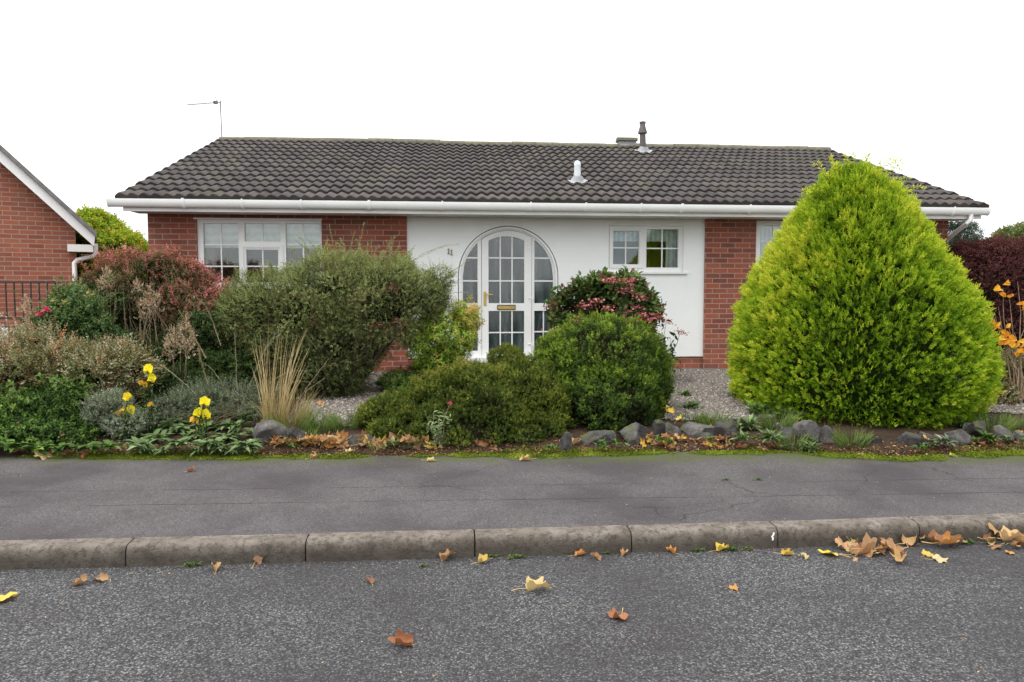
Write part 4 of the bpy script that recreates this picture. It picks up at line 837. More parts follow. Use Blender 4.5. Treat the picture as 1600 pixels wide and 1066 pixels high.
f = lambda P, D, q: .45+.3*np.clip((P[:, 2]-1.3)/.4, -1, 1)+rng.normal(0, .16, len(P))
root, P, D = shrub('rose_bush', 'green rose bush before the black railing', 'bush', LR, 3000, 6, .08, .045, .024, M['rose'], bp(110, 8.0), depth=.7, bump_=.25, bfreq=6, gap=.35, up=.5, tintf=f, core_s=.35, branches=30, br=.008, fine=True, cl=(.12, .10), bm_=M['twig'], strag=24, slen=.28)
i = rng.choice(len(P), 18); shoots([tuple(p) for p in P[i]], [(random.uniform(-.6, .4), 0, 1) for d in D[i]], [random.uniform(.15, .32) for _ in i], 12, .045, .024, M['rose'], root, .7, fine=True)
M['bloom'] = leaf_mat('deep_pink_petal', [(0, (.35, .04, .10)), (.5, (.60, .07, .17)), (1, (.75, .25, .32))], .5, .35)
def blossom(pos_, r, mat, parent, name='flower', n=26, tint=.5, flat=.6):
    n_ = n; d = rdir(n_); d[:, 2] = np.abs(d[:, 2])*flat; d = unit(d); B = np.array(pos_)+d*r*rng.uniform(.05, .5, (n_, 1)); nn = unit(rng.normal(size=(n_, 3))+Z); nn = unit(nn-d*(nn*d).sum(-1, keepdims=True))
    return leafmesh(name, B, d, nn, np.full(n_, r*.9), np.full(n_, r*.75), tint+rng.normal(0, .2, n_), mat, parent, fine=True, fold=.2)
for a, b_ in ((62, 493), (75, 487)): blossom(at(a, b_, 7.7), .045, M['bloom'], root)
M['plume'] = leaf_mat('cream_dry_plume', [(0, (.25, .13, .08)), (.5, (.45, .32, .24)), (1, (.72, .60, .50))], .8, .3)
def plume(name, label, tips, Y, group=None, leafm='rose'):
    x0 = np.mean([t_[0] for t_ in tips]); b0 = bp(x0, Y); root = empty(name, b0, label, 'plant', group); mb = MB(); A = []
    for pxx, pyy, h in tips:
        tp_ = Vector(at(pxx, pyy, Y)); b_ = Vector(b0)+Vector((random.gauss(0, .05), random.gauss(0, .05), 0)); b_.x += (tp_.x-b_.x)*.75; mb.tube([b_, b_.lerp(tp_, .5)+Vector((random.gauss(0, .03), 0, .01)), tp_], [.004, .003, .0015], 5, cap=False)
        n = int(h*1.6); u_ = rng.random(n); P = np.array(tp_)[None]-Z*(u_*h/ppm(pxx, Y, pyy))[:, None]+rng.normal(0, 1, (n, 3))*(.006+.032*u_)[:, None]*np.array([1, 1, .4]); A.append(sprays(P, unit(Z+rng.normal(0, .7, (n, 3))), .05, 7, .018, .009, .6, rng.uniform(.2, 1, n)))
    mb.build('stems', M['twig'], root); leafmesh('seed_plume', *[np.concatenate(q) for q in zip(*A)], M['plume'], root); return root
plume('plume_plant', 'cream dry flower plumes on tall stems against the pink shrub', [(232, 448, 45), (243, 460, 34), (224, 470, 30), (214, 440, 20)], 8.3)
plume('plume_plant', 'brown and cream dry plumes beside the big grey green shrub, above the yellow flowers', [(292, 495, 52), (283, 510, 45), (300, 520, 42), (270, 515, 32), (262, 530, 36)], 7.9)
plume('plume_plant', 'single pale dry plume in front of the black railing', [(40, 464, 26), (44, 490, 30), (38, 510, 26)], 7.7)
plume('plume_plant', 'slim pale dry plume at the left side of the pink shrub', [(165, 420, 26), (172, 428, 22), (158, 436, 20)], 8.5)
# ------------------------------------------------------------------ left bed
M['horiz'] = leaf_mat('dry_pale_and_brown_leaf', [(0, (.07, .035, .02)), (.25, (.14, .09, .045)), (.5, (.16, .17, .065)), (.72, (.30, .30, .18)), (.9, (.52, .48, .38)), (1, (.55, .2, .09))], .6, .25)
LHz = [lobe(60, 585, 95, 50, 7.35, .5), lobe(150, 590, 75, 42, 7.45, .5), lobe(0, 580, 80, 42, 7.4, .5), lobe(-60, 590, 70, 52, 7.3, .5), lobe(70, 550, 66, 26, 7.7, .4), lobe(150, 560, 60, 26, 7.7, .4), lobe(205, 575, 50, 26, 7.5, .4)]
f = lambda P, D, q: .42+.25*np.clip((P[:, 2]-.85)/.4, -1, 1)+rng.normal(0, .2, len(P))
root, P, D = shrub('twiggy_shrub', 'low brown twiggy shrub with pale layered leaves at the left edge', 'shrub', LHz, 7500, 9, .15, .034, .019, M['horiz'], bp(70, 7.4), depth=.5, bump_=.2, bfreq=7, up=0, spread=.6, tintf=f, core_s=.5, branches=90, br=.010, planar=True, jit=.5, bm_=M['twig'], cl=(.16, .12))
i = rng.choice(len(P), 70); shoots([tuple(p) for p in P[i]], [(random.uniform(-1, 1), -.3, random.uniform(-.1, .7)) for _ in i], [random.uniform(.15, .4) for _ in i], 16, .03, .016, M['horiz'], root, .8, droop=.3)
M['geran'] = leaf_mat('fresh_green_leaf', [(0, (.02, .04, .014)), (.4, (.06, .115, .028)), (.7, (.13, .23, .045)), (.9, (.22, .31, .07)), (1, (.36, .2, .12))], .5, .25, .35)
LG = [lobe(60, 660, 70, 36, 6.95, .3), lobe(0, 650, 60, 42, 6.95, .35), lobe(120, 660, 50, 34, 6.95, .3), lobe(100, 630, 55, 32, 7.05, .3), lobe(-60, 650, 60, 50, 6.95, .4), lobe(30, 680, 60, 24, 6.85, .25), lobe(100, 684, 60, 20, 6.8, .2)]
shrub('ground_cover_shrub', 'leafy green low plants spilling to the pavement at the left edge', 'shrub', LG, 6500, 6, .06, .040, .026, M['geran'], bp(60, 6.95), depth=.5, bump_=.22, bfreq=8, up=.6, core_s=.5, branches=10, br=.006, fine=True, gap=.2, strag=60, slen=.2, cl=(.12, .10), tintf=lambda P, D, q: .46+rng.normal(0, .2, len(P))+.15*np.sin(P[:, 0]*4))
M['silver'] = leaf_mat('silver_green_leaf', [(0, (.05, .06, .035)), (.5, (.15, .18, .115)), (.8, (.29, .33, .24)), (1, (.45, .48, .38))], .7, .15)
LS = [lobe(172, 640, 34, 30, 6.95, .22), lobe(200, 660, 36, 24, 6.9, .22), lobe(150, 650, 20, 20, 6.9, .15)]
shrub('silver_shrub', 'small silvery blue leafed plant at the left of the yellow flowers', 'plant', LS, 2600, 7, .05, .018, .010, M['silver'], bp(180, 6.95), depth=.7, bump_=.25, gap=.2, up=.8, core_s=.4, branches=8, br=.005, strag=30, slen=.14)
LS2 = [lobe(330, 620, 60, 30, 7.3, .3), lobe(400, 625, 45, 24, 7.3, .3), lobe(270, 630, 50, 22, 7.2, .3)]
shrub('silver_shrub', 'thin grey leafed plant behind the right clump of yellow flowers', 'plant', LS2, 2600, 8, .10, .014, .007, M['silver'], bp(330, 7.3), depth=.9, bump_=.2, gap=.1, up=.7, core_s=0, branches=26, br=.004, bm_=M['twig'], tintf=lambda P, D, q: .35+rng.normal(0, .2, len(P)))
# arching silver twigs
rt_ = empty('arching_twig_shrub', bp(375, 7.6), 'thin arching silver leafed twigs left of the dry grass', 'plant'); b0 = bp(372, 7.6)
sts = [((375, 500), (.4, .9), .5), ((352, 470), (.1, 1), .45), ((400, 545), (.9, .4), .45), ((330, 540), (-.6, .9), .3), ((300, 580), (-.9, .5), .4), ((380, 560), (.7, .6), .5), ((360, 520), (.2, 1), .6)]
shoots([b0]*7+[tuple(at(345, 540, 7.6)), tuple(at(250, 570, 7.4))], [(.55, -.1, 1), (.25, 0, 1), (1.0, -.1, .9), (-.35, -.1, 1), (-.9, -.2, .7), (.75, 0, .8), (-.1, .1, 1), (-.2, 0, 1), (1, -.1, -.6)], [1.0, 1.05, .8, .7, .7, .85, .95, .55, .75], 46, .018, .011, M['silver'], rt_, .7, droop=.45, r=.005)
shoots([tuple(at(322, 560, 7.6)), tuple(at(325, 600, 7.6))], [(-.45, 0, 1), (-.3, 0, 1)], [.55, .4], 90, .022, .011, M['geran'], rt_, .95, name='leafy_stems', droop=.0, lname='yellow_green_leaves', r=.006)
# rosettes of grey green leaves
dt = empty('dry_stem_plant', bp(190, 8.3), 'tangle of dry brown stems at the left end of the pink shrub', 'plant'); b0 = bp(190, 8.3)
st_ = [(b0[0]+random.gauss(0, .28), b0[1]+random.gauss(0, .15), b0[2]+.2) for _ in range(46)]
shoots(st_, [(random.gauss(0, .3), random.gauss(-.1, .15), 1) for _ in st_], [random.uniform(.55, 1.15) for _ in st_], 20, .028, .009, M['horiz'], dt, .45, name='stems', droop=.25, r=.0055)
M['lamb'] = leaf_mat('grey_green_rosette_leaf', [(0, (.045, .065, .025)), (.45, (.10, .155, .06)), (.75, (.18, .25, .10)), (1, (.30, .36, .2))], .6, .2)
def rosette(pxx, pyy, r, n, name, label, mat, group=None, tint=.5, zz=None, lift=.7, w=.32):
    z0 = .22; p = gr(pxx, pyy, z0)
    for _ in range(4): z0 = zg(p[0], p[1]); p = gr(pxx, pyy, z0)
    p[2] = z0; root = empty(name, tuple(p), label, 'plant', group); a = rng.uniform(0, 6.28, n); el = rng.uniform(.1, 1, n)*lift
    d = unit(np.stack([np.cos(a), np.sin(a), el*1.4], -1)); nn = unit(Z-d*d[:, 2:3]+rng.normal(0, .15, (n, 3))); nn = unit(nn-d*(nn*d).sum(-1, keepdims=True)); B = p+rng.normal(0, r*.22, (n, 3))*np.array([1, 1, .15])+np.array([0, 0, r*.12])
    L = r*rng.uniform(.6, 1.1, n); leafmesh('leaves', B, d, nn, L, L*w, tint+rng.normal(0, .18, n), mat, root, fine=True, curve=.22); return root
names = ['at the foot of the left clump of yellow flowers', 'below the middle of the yellow flowers', 'beside the big pale rockery rock']
q = 0
rspots = [(215, 700, .17), (245, 690, .19), (275, 700, .18), (300, 688, .2), (330, 700, .18), (352, 690, .2), (385, 700, .17), (365, 672, .21), (325, 672, .2), (285, 676, .2), (245, 672, .18), (205, 684, .17), (398, 682, .16), (340, 655, .2), (300, 658, .18), (380, 657, .18), (255, 655, .17), (225, 708, .14), (310, 708, .14), (360, 708, .15), (270, 664, .16), (230, 660, .15), (320, 700, .14), (395, 705, .14), (345, 705, .13), (260, 708, .13), (390, 645, .16), (215, 645, .15)]
for a, b_, r in rspots:
    rosette(a, b_, r*.78, 44, 'rosette_plant', 'broad grey green leaf rosette in the carpet under the yellow flowers', M['lamb'], 'carpet of leaf rosettes', tint=.5)
for a, b_, r in ((20, 705, .14), (60, 708, .13), (100, 706, .14), (140, 705, .13), (170, 702, .12), (-20, 706, .15)):
    rosette(a, b_, r, 30, 'edging_plant', 'small green leafy tuft along the pavement at the left edge', M['geran'], 'leafy tufts on the left pavement edge', tint=.45, w=.5)
# ------------------------------------------------------------------ evening primroses
M['yellow'] = leaf_mat('yellow_petal', [(0, (.75, .48, .03)), (.4, (.85, .72, .03)), (1, (.90, .84, .08))], .5, .35)
M['faded'] = leaf_mat('faded_orange_petal', [(0, (.7, .36, .04)), (1, (.8, .5, .07))], .5, .3)
def primrose(base_px, flowers, buds, label, Y, lv=26):
    b0 = bp(base_px, Y); root = empty('evening_primrose', b0, label, 'flower'); mb = MB(); P, D = [], []
    for (a, b_, r) in flowers+buds:
        tp_ = Vector(at(a, b_, Y)); bb = Vector(b0)+Vector((random.gauss(0, .04), random.gauss(0, .04), 0)); mid = bb.lerp(tp_, .55)+Vector(((tp_.x-bb.x)*-.1, 0, .02)); pts = [bb, mid, tp_-Vector((0, 0, .01))]; mb.tube(pts, [.006, .005, .003], 6, cap=False)
        for j in range(12):
            s_ = .1+.85*j/12; p = bb.lerp(mid, s_*2) if s_ < .5 else mid.lerp(tp_, s_*2-1); P.append(p[:])
    mb.build('stems', M['lamb_stem'] if 'lamb_stem' in M else M['geran'], root); P = np.array(P); n = len(P); d = rdir(n); d[:, 2] = np.abs(d[:, 2])*.6+.15; d = unit(d); nn = unit(Z-d*d[:, 2:3]+1e-3)
    L = rng.uniform(.05, .10, n); leafmesh('leaves', P, d, nn, L, L*.2, np.full(n, .75)+rng.normal(0, .12, n), M['geran'], root, fine=True)
    for (a, b_, r) in flowers:
        c = at(a, b_, Y); rr = r/ppm(a, Y, b_)*1.25; ax_ = unit(np.array([random.uniform(-.9, .9), -.55, random.uniform(.3, .9)])); U = unit(np.cross(ax_, Z)); W_ = np.cross(U, ax_); A_ = []
        for k in range(4):
            an = 2*math.pi*k/4+random.uniform(.2, .6); sd_ = U*math.cos(an)+W_*math.sin(an); dd = unit(sd_*.75+ax_*.95); nn_ = unit(ax_-dd*(ax_@dd)); A_.append((c-ax_*rr*.5, dd, nn_, rr*random.uniform(1.1, 1.45), rr*random.uniform(1.4, 1.8), .2+.7*random.random()))
        leafmesh('flower', *[np.array(q_) for q_ in zip(*A_)], M['yellow'], root, fine=True, fold=-.12, curve=-.05)
    for (a, b_, r) in buds:
        c = at(a, b_, Y); rr = r/ppm(a, Y, b_); n = 6; d = unit(rng.normal(0, .35, (n, 3))+np.array([random.uniform(-.4, .4), -.3, -.8])); nn = unit(np.cross(d, rdir(n)))
        leafmesh('faded_flower', np.tile(c+Z*rr*.6, (n, 1)), d, nn, np.full(n, rr*1.8), np.full(n, rr*1.1), rng.random(n), M['faded'], root, fine=True)
primrose(232, [(231, 577, 7.5), (236, 591, 7)], [(220, 597, 5), (229, 600, 5), (237, 631, 5)], 'tallest yellow evening primrose, behind the other two clumps', 6.95)
primrose(200, [(199, 620, 7), (204, 641, 7.5), (196, 643, 6)], [(186, 646, 5), (190, 641, 4)], 'yellow evening primrose clump nearest the left edge', 6.8)
primrose(312, [(319, 628, 8), (310, 645, 8), (322, 648, 8)], [(301, 654, 6), (312, 658, 5)], 'low yellow evening primrose clump of three open flowers', 6.75)
# ------------------------------------------------------------------ dry grass tuft and small grasses
M['straw'] = leaf_mat('straw_blade', [(0, (.16, .17, .06)), (.4, (.36, .27, .13)), (.8, (.55, .43, .25)), (1, (.68, .56, .36))], .6, .3)
M['grass'] = leaf_mat('green_blade', [(0, (.04, .07, .02)), (.5, (.10, .17, .04)), (1, (.28, .32, .11))], .5, .3)
def blades(root_xy, n, hmin, hmax, spread, w, mat, root, name, tint=.5, lean=(0, 0), r0=.06, seg=6, arch_=.5):
    V, Fc, T = [], [], []
    for i in range(n):
        a = random.uniform(0, 6.28); rr = r0*math.sqrt(random.random()); x, y = root_xy[0]+rr*math.cos(a), root_xy[1]+rr*math.sin(a); z = zg(x, y); h = random.uniform(hmin, hmax); s_ = random.random()**.8*spread
        dx, dy = math.cos(a)*s_+lean[0]+random.gauss(0, .06), math.sin(a)*s_+lean[1]+random.gauss(0, .06); sx_, sy_ = math.sin(a+1.3), -math.cos(a+1.3); o = len(V)
        for k in range(seg+1):
            t_ = k/seg; ww = w*(1-t_)**.6*.5+.0004; q = t_+arch_*(t_*t_-t_); V += [(x+dx*h*q-sx_*ww, y+dy*h*q-sy_*ww, z+h*t_*(1-arch_*.25*t_*s_)), (x+dx*h*q+sx_*ww, y+dy*h*q+sy_*ww, z+h*t_*(1-arch_*.25*t_*s_))]; T += [tint+random.gauss(0, .03)+(.25*t_)]*2
        tt = random.gauss(0, .18)
        for k in range(2*(seg+1)): T[o+k] += tt
        for k in range(seg): Fc.append((o+2*k, o+2*k+1, o+2*k+3, o+2*k+2))
    return link(name, npmesh(name, V, Fc, {'tint': np.clip(T, 0, 1)}), mat, root)
b0 = bp(428, 7.0); gt = empty('ornamental_grass', b0, 'tall dry straw coloured grass tuft behind the big rock', 'grass tuft')
blades(b0, 90, .45, 1.02, .28, .007, M['straw'], gt, 'dry_stems', .5, lean=(.10, 0), r0=.10); blades((b0[0]+.12, b0[1]), 260, .15, .42, .7, .006, M['straw'], gt, 'dry_leaves', .2, r0=.16)
blades((b0[0]+.15, b0[1]-.05), 240, .08, .28, .9, .006, M['grass'], gt, 'green_blades', .5, r0=.2)
mb = MB(); mb.tube([(b0[0]+.05, b0[1], b0[2]), tuple(at(480, 605, 7.0)), tuple(at(514, 560, 7.0))], [.004, .003, .002], 5); mb.tube([(b0[0]+.1, b0[1], b0[2]), tuple(at(480, 610, 6.95)), tuple(at(507, 591, 6.9))], [.003, .003, .002], 5); mb.tube([(b0[0]-.02, b0[1], b0[2]), tuple(at(475, 520, 7.0)), tuple(at(495, 545, 7.0))], [.003, .0025, .0015], 5); mb.build('leaning_stem', M['twig'], gt)
def gpos(a, b_):
    z0 = .2; p = gr(a, b_, z0)
    for _ in range(5): z0 = zg(p[0], p[1]); p = gr(a, b_, z0)
    return float(p[0]), float(p[1]), z0
for a, b_, n, h, lab in ((500, 672, 300, .2, 'pale green grass tuft right of the dry grass'), (540, 668, 260, .18, 'yellowish grass tuft beside the left end of the low hedge'), (470, 690, 120, .14, 'short grass tuft between the big rock and the leaf pile'),
                      (1112, 662, 240, .14, 'bright green grass tuft between the rockery rocks and the gravel'), (1215, 668, 240, .2, 'dark green grass tuft in the rockery left of the conifer'), (1238, 690, 160, .16, 'green grass tuft between two rocks under the conifer'), (1555, 672, 220, .18, 'green grass tuft right of the conifer base'), (1590, 668, 240, .16, 'green grass patch at the right edge of the photo'), (600, 700, 90, .11, 'small green grass tuft under the left end of the low hedge'), (1330, 702, 300, .13, 'flat grassy tuft under the front of the conifer'), (1085, 658, 120, .12, 'thin grass by the yellow leaf at the gravel edge')):
    p = gpos(a, b_); t_ = empty('grass_tuft', p, lab, 'grass tuft', 'small grass tufts in the rockery'); blades(p, n, h*.4, h, .9, .006, M['grass'], t_, 'blades', .45, r0=.14)
# gap planting
for a, b_, r, lab, mt in ((1168, 672, .16, 'spiky green plant right of the round rock', 'lamb'), (1185, 650, .17, 'bushy green plant at the gravel edge left of the conifer', 'geran'), (1205, 690, .12, 'green plant beside the small pink bloom', 'lamb'), (1265, 706, .12, 'small green plant on the moss under the conifer', 'lamb'),
                          (1160, 690, .11, 'pale green succulent left of the small pink bloom', 'lamb'), (1545, 690, .11, 'dark green plant between rocks right of the conifer', 'geran'), (1475, 696, .11, 'small grey green plant in the rocks right of the conifer', 'silver'), (1500, 668, .12, 'small green plant above the right hand rocks', 'geran'), (1225, 655, .13, 'green sprig at the left foot of the conifer', 'geran'), (1530, 660, .12, 'small leafy green plant at the right side of the conifer', 'geran'),
                          (1080, 640, .12, 'small weed in the gravel behind the yellow leaf', 'lamb'), (1150, 622, .12, 'small dark green weed on the gravel left of the conifer', 'geran'), (1070, 620, .10, 'low green weed on the gravel near the hydrangea', 'geran'), (1108, 690, .06, 'little green weed among the fallen leaves by the rocks', 'geran'), (860, 702, .05, 'little weed on the moss below the round bush', 'geran'), (822, 690, .08, 'silvery sprig at the right foot of the low hedge', 'silver')):
    rosette(a, b_, r, 60, 'rockery_plant', lab, M[mt], lift=1.6, w=.26)
for i in range(34):
    a = random.choice([random.uniform(880, 1290), random.uniform(1410, 1610), random.uniform(440, 660)]); b_ = random.uniform(686, 702)
    rosette(a, b_, random.uniform(.035, .075), 26, 'small_weed', 'tiny green weed creeping between the rocks and the moss', M[random.choice(['geran', 'lamb', 'grass'])], 'tiny weeds between rocks and moss', lift=1.5, w=.3)
pp = gpos(1197, 694); o_ = empty('pink_flower', pp, 'small bright pink bloom among the rocks left of the conifer', 'flower'); blossom((pp[0], pp[1]-.02, pp[2]+.05), .03, M['bloom'], o_, tint=.7); MB().tube([pp, (pp[0], pp[1]-.02, pp[2]+.05)], .003, 5).build('stem', M['twig'], o_)
# penstemon with one pink bloom before the hedge
b0 = gpos(686, 700); pe = empty('snapdragon', b0, 'grey green leafy stem with a pink bloom in front of the low hedge', 'flower'); M['lamb2'] = M['silver']
st_, dd_, ll_ = [], [], []
for k in range(9): st_.append((b0[0]+random.gauss(0, .03), b0[1]+random.gauss(-.02, .03), b0[2])); dd_.append((random.gauss(.05, .25), random.gauss(-.1, .15), 1)); ll_.append(random.uniform(.18, .34))
shoots(st_, dd_, ll_, 22, .055, .017, M['lamb'], pe, .75, name='stems', fine=True, droop=.1)
tp_ = at(703, 631, b0[1]-.03); MB().tube([b0, tuple(at(690, 665, b0[1]-.03)), tuple(tp_)], [.004, .003, .002], 5).build('flower_stem', M['twig'], pe); blossom(tp_, .022, M['bloom'], pe, tint=.5)
# ------------------------------------------------------------------ hydrangea and pieris
M['hyd'] = leaf_mat('hydrangea_leaf', [(0, (.022, .034, .016)), (.45, (.06, .105, .03)), (.75, (.12, .19, .045)), (.9, (.16, .10, .06)), (1, (.24, .09, .08))], .5, .25, .35)
M['hydf'] = leaf_mat('dusty_pink_floret', [(0, (.20, .06, .05)), (.5, (.40, .10, .12)), (1, (.66, .32, .34))], .6, .3)
YH = 9.3
LHy = [lobe(915, 485, 48, 42, YH, .4), lobe(970, 480, 55, 46, YH, .4), lobe(1000, 510, 34, 50, YH, .35), lobe(900, 500, 38, 40, YH, .35), lobe(955, 455, 45, 26, YH, .3), lobe(1000, 560, 34, 40, YH, .3), lobe(1020, 590, 32, 22, YH, .25)]
root, P, D = shrub('hydrangea', 'hydrangea with dusty pink flower heads against the white wall', 'shrub', LHy, 2300, 4, .08, .095, .055, M['hyd'], bp(965, YH), depth=.6, bump_=.16, cl=(.14, .09), fit=.5, gap=.25, strag=14, slen=.16, up=.5, core_s=.5, branches=30, br=.012, fine=True, tintf=lambda P, D, q: .48+rng.normal(0, .2, len(P)))
heads = [h_ for q_, h_ in enumerate([(907, 500), (885, 512), (870, 518), (902, 460), (950, 438), (985, 438), (1005, 450), (948, 482), (955, 475), (975, 455), (1000, 465), (1020, 470), (995, 480), (1022, 485), (1012, 500), (990, 500), (1030, 480), (975, 505), (1018, 455), (1000, 515), (930, 470), (880, 475), (965, 440), (1015, 512), (1006, 492), (1028, 495), (940, 505), (912, 478)]) if q_ % 5 not in (1, 3)]
for a, b_ in heads:
    c = at(a, b_, YH-.47+random.uniform(0, .06)); n = 34; off = rng.normal(0, 1, (n, 3))*np.array([.055, .05, .02]); d = unit(rng.normal(size=(n, 3))*np.array([1, 1, .3])); nn = unit(Z+rng.normal(0, .4, (n, 3))+np.array([0, -.5, 0])); nn = unit(nn-d*(nn*d).sum(-1, keepdims=True))
    leafmesh('flower_head', c+off, d, nn, np.full(n, .036), np.full(n, .032), rng.random(n), M['hydf'], root)
st = [(1035, 570), (1040, 580), (1020, 575), (1030, 600), (1045, 590)]
r2 = empty('sparse_hydrangea', bp(1032, 9.2), 'sparse outer hydrangea stems at the lower right of the hydrangea', 'shrub'); b0 = bp(1028, 9.2)
tipl = [(1042, 500), (1064, 515), (1020, 510), (1050, 545), (1038, 530), (1062, 560), (1015, 540), (1048, 580)]
P, D = [], []
for a, b_ in tipl:
    tp_ = np.array(at(a, b_, 9.1)); 
    for s_ in np.linspace(.3, 1, 7): P.append(np.array(b0)*(1-s_)+tp_*s_+rng.normal(0, .02, 3)); D.append(unit(rng.normal(size=3)*np.array([1, 1, .4])))
stems(b0, [tuple(at(a, b_, 9.1)) for a, b_ in tipl], .008, 'stems', M['bark'], r2, wob=.02)
a = sprays(np.array(P), np.array(D), .04, 3, .085, .042, .6, np.full(len(P), .5), .2); leafmesh('leaves', *a, M['hyd'], r2, fine=True)
for a_, b_ in ((1040, 502), (1046, 505), (1063, 519), (1068, 522), (1038, 556), (1020, 512)):
    n = 22; c = at(a_, b_, 9.0); d = unit(rng.normal(size=(n, 3))*np.array([1, 1, .3])); nn = unit(Z+rng.normal(0, .4, (n, 3))); nn = unit(nn-d*(nn*d).sum(-1, keepdims=True)); leafmesh('flower_head', c+rng.normal(0, 1, (n, 3))*np.array([.04, .04, .012]), d, nn, np.full(n, .025), np.full(n, .022), rng.random(n), M['hydf'], r2)
M['pier'] = leaf_mat('pieris_leaf', [(0, (.04, .08, .014)), (.35, (.11, .20, .025)), (.65, (.24, .37, .04)), (.9, (.44, .46, .08)), (1, (.58, .32, .12))], .4, .3, .4)
YPi = 8.75
LPi = [lobe(690, 515, 34, 34, YPi, .3), lobe(715, 530, 30, 36, YPi, .3), lobe(665, 545, 26, 30, YPi, .25), lobe(725, 490, 20, 22, YPi, .2), lobe(690, 565, 36, 22, YPi, .25), lobe(735, 505, 14, 26, YPi, .15), lobe(655, 520, 22, 30, YPi, .2)]
root, P, D = shrub('pieris_shrub', 'light yellow green shrub with orange tips left of the arched door', 'shrub', LPi, 2300, 7, .05, .048, .016, M['pier'], bp(690, YPi), depth=.7, bump_=.2, bfreq=8, gap=.3, cl=(.09, .06), fit=.3, up=.8, core_s=0, branches=34, br=.012, fine=True, spread=.7, tintf=lambda P, D, q: .70+rng.normal(0, .13, len(P))+.14*np.clip((P[:, 2]-1.0)/.4, -.4, 1)+.15*np.clip((P[:, 0]-.35)/.3, -1, 1))
LPl = [lobe(665, 585, 34, 22, 9.0, .25), lobe(705, 590, 30, 20, 9.0, .22), lobe(620, 600, 34, 22, 8.9, .25), lobe(640, 605, 40, 18, 8.6, .25)]
shrub('low_green_shrub', 'low fresh green leafy plant at the corner of the brick wall', 'plant', LPl, 1500, 6, .06, .045, .02, M['geran'], bp(660, 9.0), depth=.7, bump_=.2, gap=.1, core_s=.5, branches=8, br=.006, fine=True, up=.7, tintf=lambda P, D, q: .6+rng.normal(0, .15, len(P)))
# ------------------------------------------------------------------ right side plants
M['purple'] = leaf_mat('maroon_leaf', [(0, (.025, .011, .012)), (.4, (.070, .024, .026)), (.75, (.13, .042, .042)), (1, (.24, .09, .08))], .45, .25, .4)
LPu = [lobe(1540, 450, 60, 70, 10.3, .6), lobe(1600, 430, 60, 60, 10.4, .6), lobe(1640, 450, 70, 80, 10.4, .7), lobe(1515, 410, 36, 30, 10.5, .4), lobe(1570, 395, 50, 26, 10.5, .4), lobe(1560, 520, 80, 60, 10.2, .5), lobe(1500, 440, 30, 60, 10.4, .3)]
shrub('purple_shrub', 'dark maroon leafed shrub behind the conifer at the right', 'shrub', LPu, 16000, 6, .09, .035, .022, M['purple'], bp(1570, 10.4), depth=.4, bump_=.16, up=.3, core_s=.68, branches=16, tintf=lambda P, D, q: .4+rng.normal(0, .18, len(P))+.15*np.clip(D[:, 2], -1, 1))
M['aut'] = leaf_mat('autumn_green_leaf', [(0, (.05, .09, .04)), (.5, (.14, .20, .08)), (.85, (.27, .28, .11)), (1, (.38, .18, .08))], .5, .3)
def tree(name, label, lobes, n, k, L, W, mat, Y, pxx, rad=.08, **kw):
    b0 = (ax(pxx, Y, 480), Y, .38); root, P, D = shrub(name, label, 'tree', lobes, n, k, .12, L, W, mat, b0, branches=0, core_s=0, depth=kw.get('depth', .6), bump_=.2, bfreq=2.5, gap=kw.get('gap', .15), tintf=kw.get('tintf'), up=kw.get('up', .2))
    top = np.mean([l[:3] for l in lobes], 0); MB().tube([(b0[0], Y, .3), ((b0[0]+top[0])/2+.05, Y, (top[2]+.38)/2), (top[0], Y, top[2]+.2)], [rad, rad*.8, rad*.3], 8).build('trunk', M['bark'], root)
    i = rng.choice(len(P), 26); stems([(b0[0]*.5+top[0]*.5, Y, top[2]*.6), (top[0], Y, top[2]*.8)], [tuple(p) for p in P[i]], rad*.35, 'limb', M['bark'], root, wob=.1); return root
tree('autumn_tree', 'pale green autumn tree beyond the maroon shrub at the right edge', [lobe(1590, 385, 34, 32, 17, .9), lobe(1625, 390, 36, 36, 17, .9), lobe(1560, 400, 24, 22, 17, .7)], 5000, 6, .09, .05, M['aut'], 17, 1600)
M['spruce'] = leaf_mat('blue_green_needle', [(0, (.025, .045, .035)), (.6, (.06, .10, .07)), (1, (.12, .17, .12))], .6, .15)
tree('dark_conifer', 'thin dark blue green conifer behind the right end of the house', [lobe(1500, 365, 26, 18, 15, .6), lobe(1490, 345, 16, 12, 15, .4), lobe(1510, 388, 34, 16, 15, .6), lobe(1490, 400, 40, 26, 15, .7)], 1900, 8, .07, .014, M['spruce'], 15, 1498, gap=.2)
M['yg'] = leaf_mat('yellow_green_tree_leaf', [(0, (.04, .08, .012)), (.35, (.13, .22, .02)), (.65, (.30, .42, .04)), (.9, (.52, .56, .07)), (1, (.55, .36, .08))], .5, .35)
tree('yellow_green_tree', 'bright yellow green tree between the two houses', [lobe(160, 372, 38, 34, 15, .8), lobe(185, 395, 42, 34, 14.8, .8), lobe(140, 400, 40, 50, 15, .8), lobe(165, 430, 60, 50, 14.8, .9), lobe(150, 345, 20, 18, 15, .5)], 9000, 7, .07, .042, M['yg'], 15, 160, depth=.5, gap=.08, tintf=lambda P, D, q: .58+rng.normal(0, .14, len(P))-.35*np.clip((1.9-P[:, 2])/1.2, 0, 1))
mb = [(ax(215+40*k, 16, 380)*1.0, 16, 1.5, .7, .5, az(376+2*(k % 2), 16, 215)-1.5) for k in range(4)]
shrub('tall_hedge', 'dark green clipped hedge glimpsed left of the house corner', 'hedge', mb, 5200, 6, .08, .06, .03, M['dark'], (mb[0][0], 16, .4), depth=.3, bump_=.04, core_s=.85, branches=0)
LBk = [lobe(-20, 470, 90, 40, 16, 1), lobe(60, 480, 80, 30, 16, 1)]
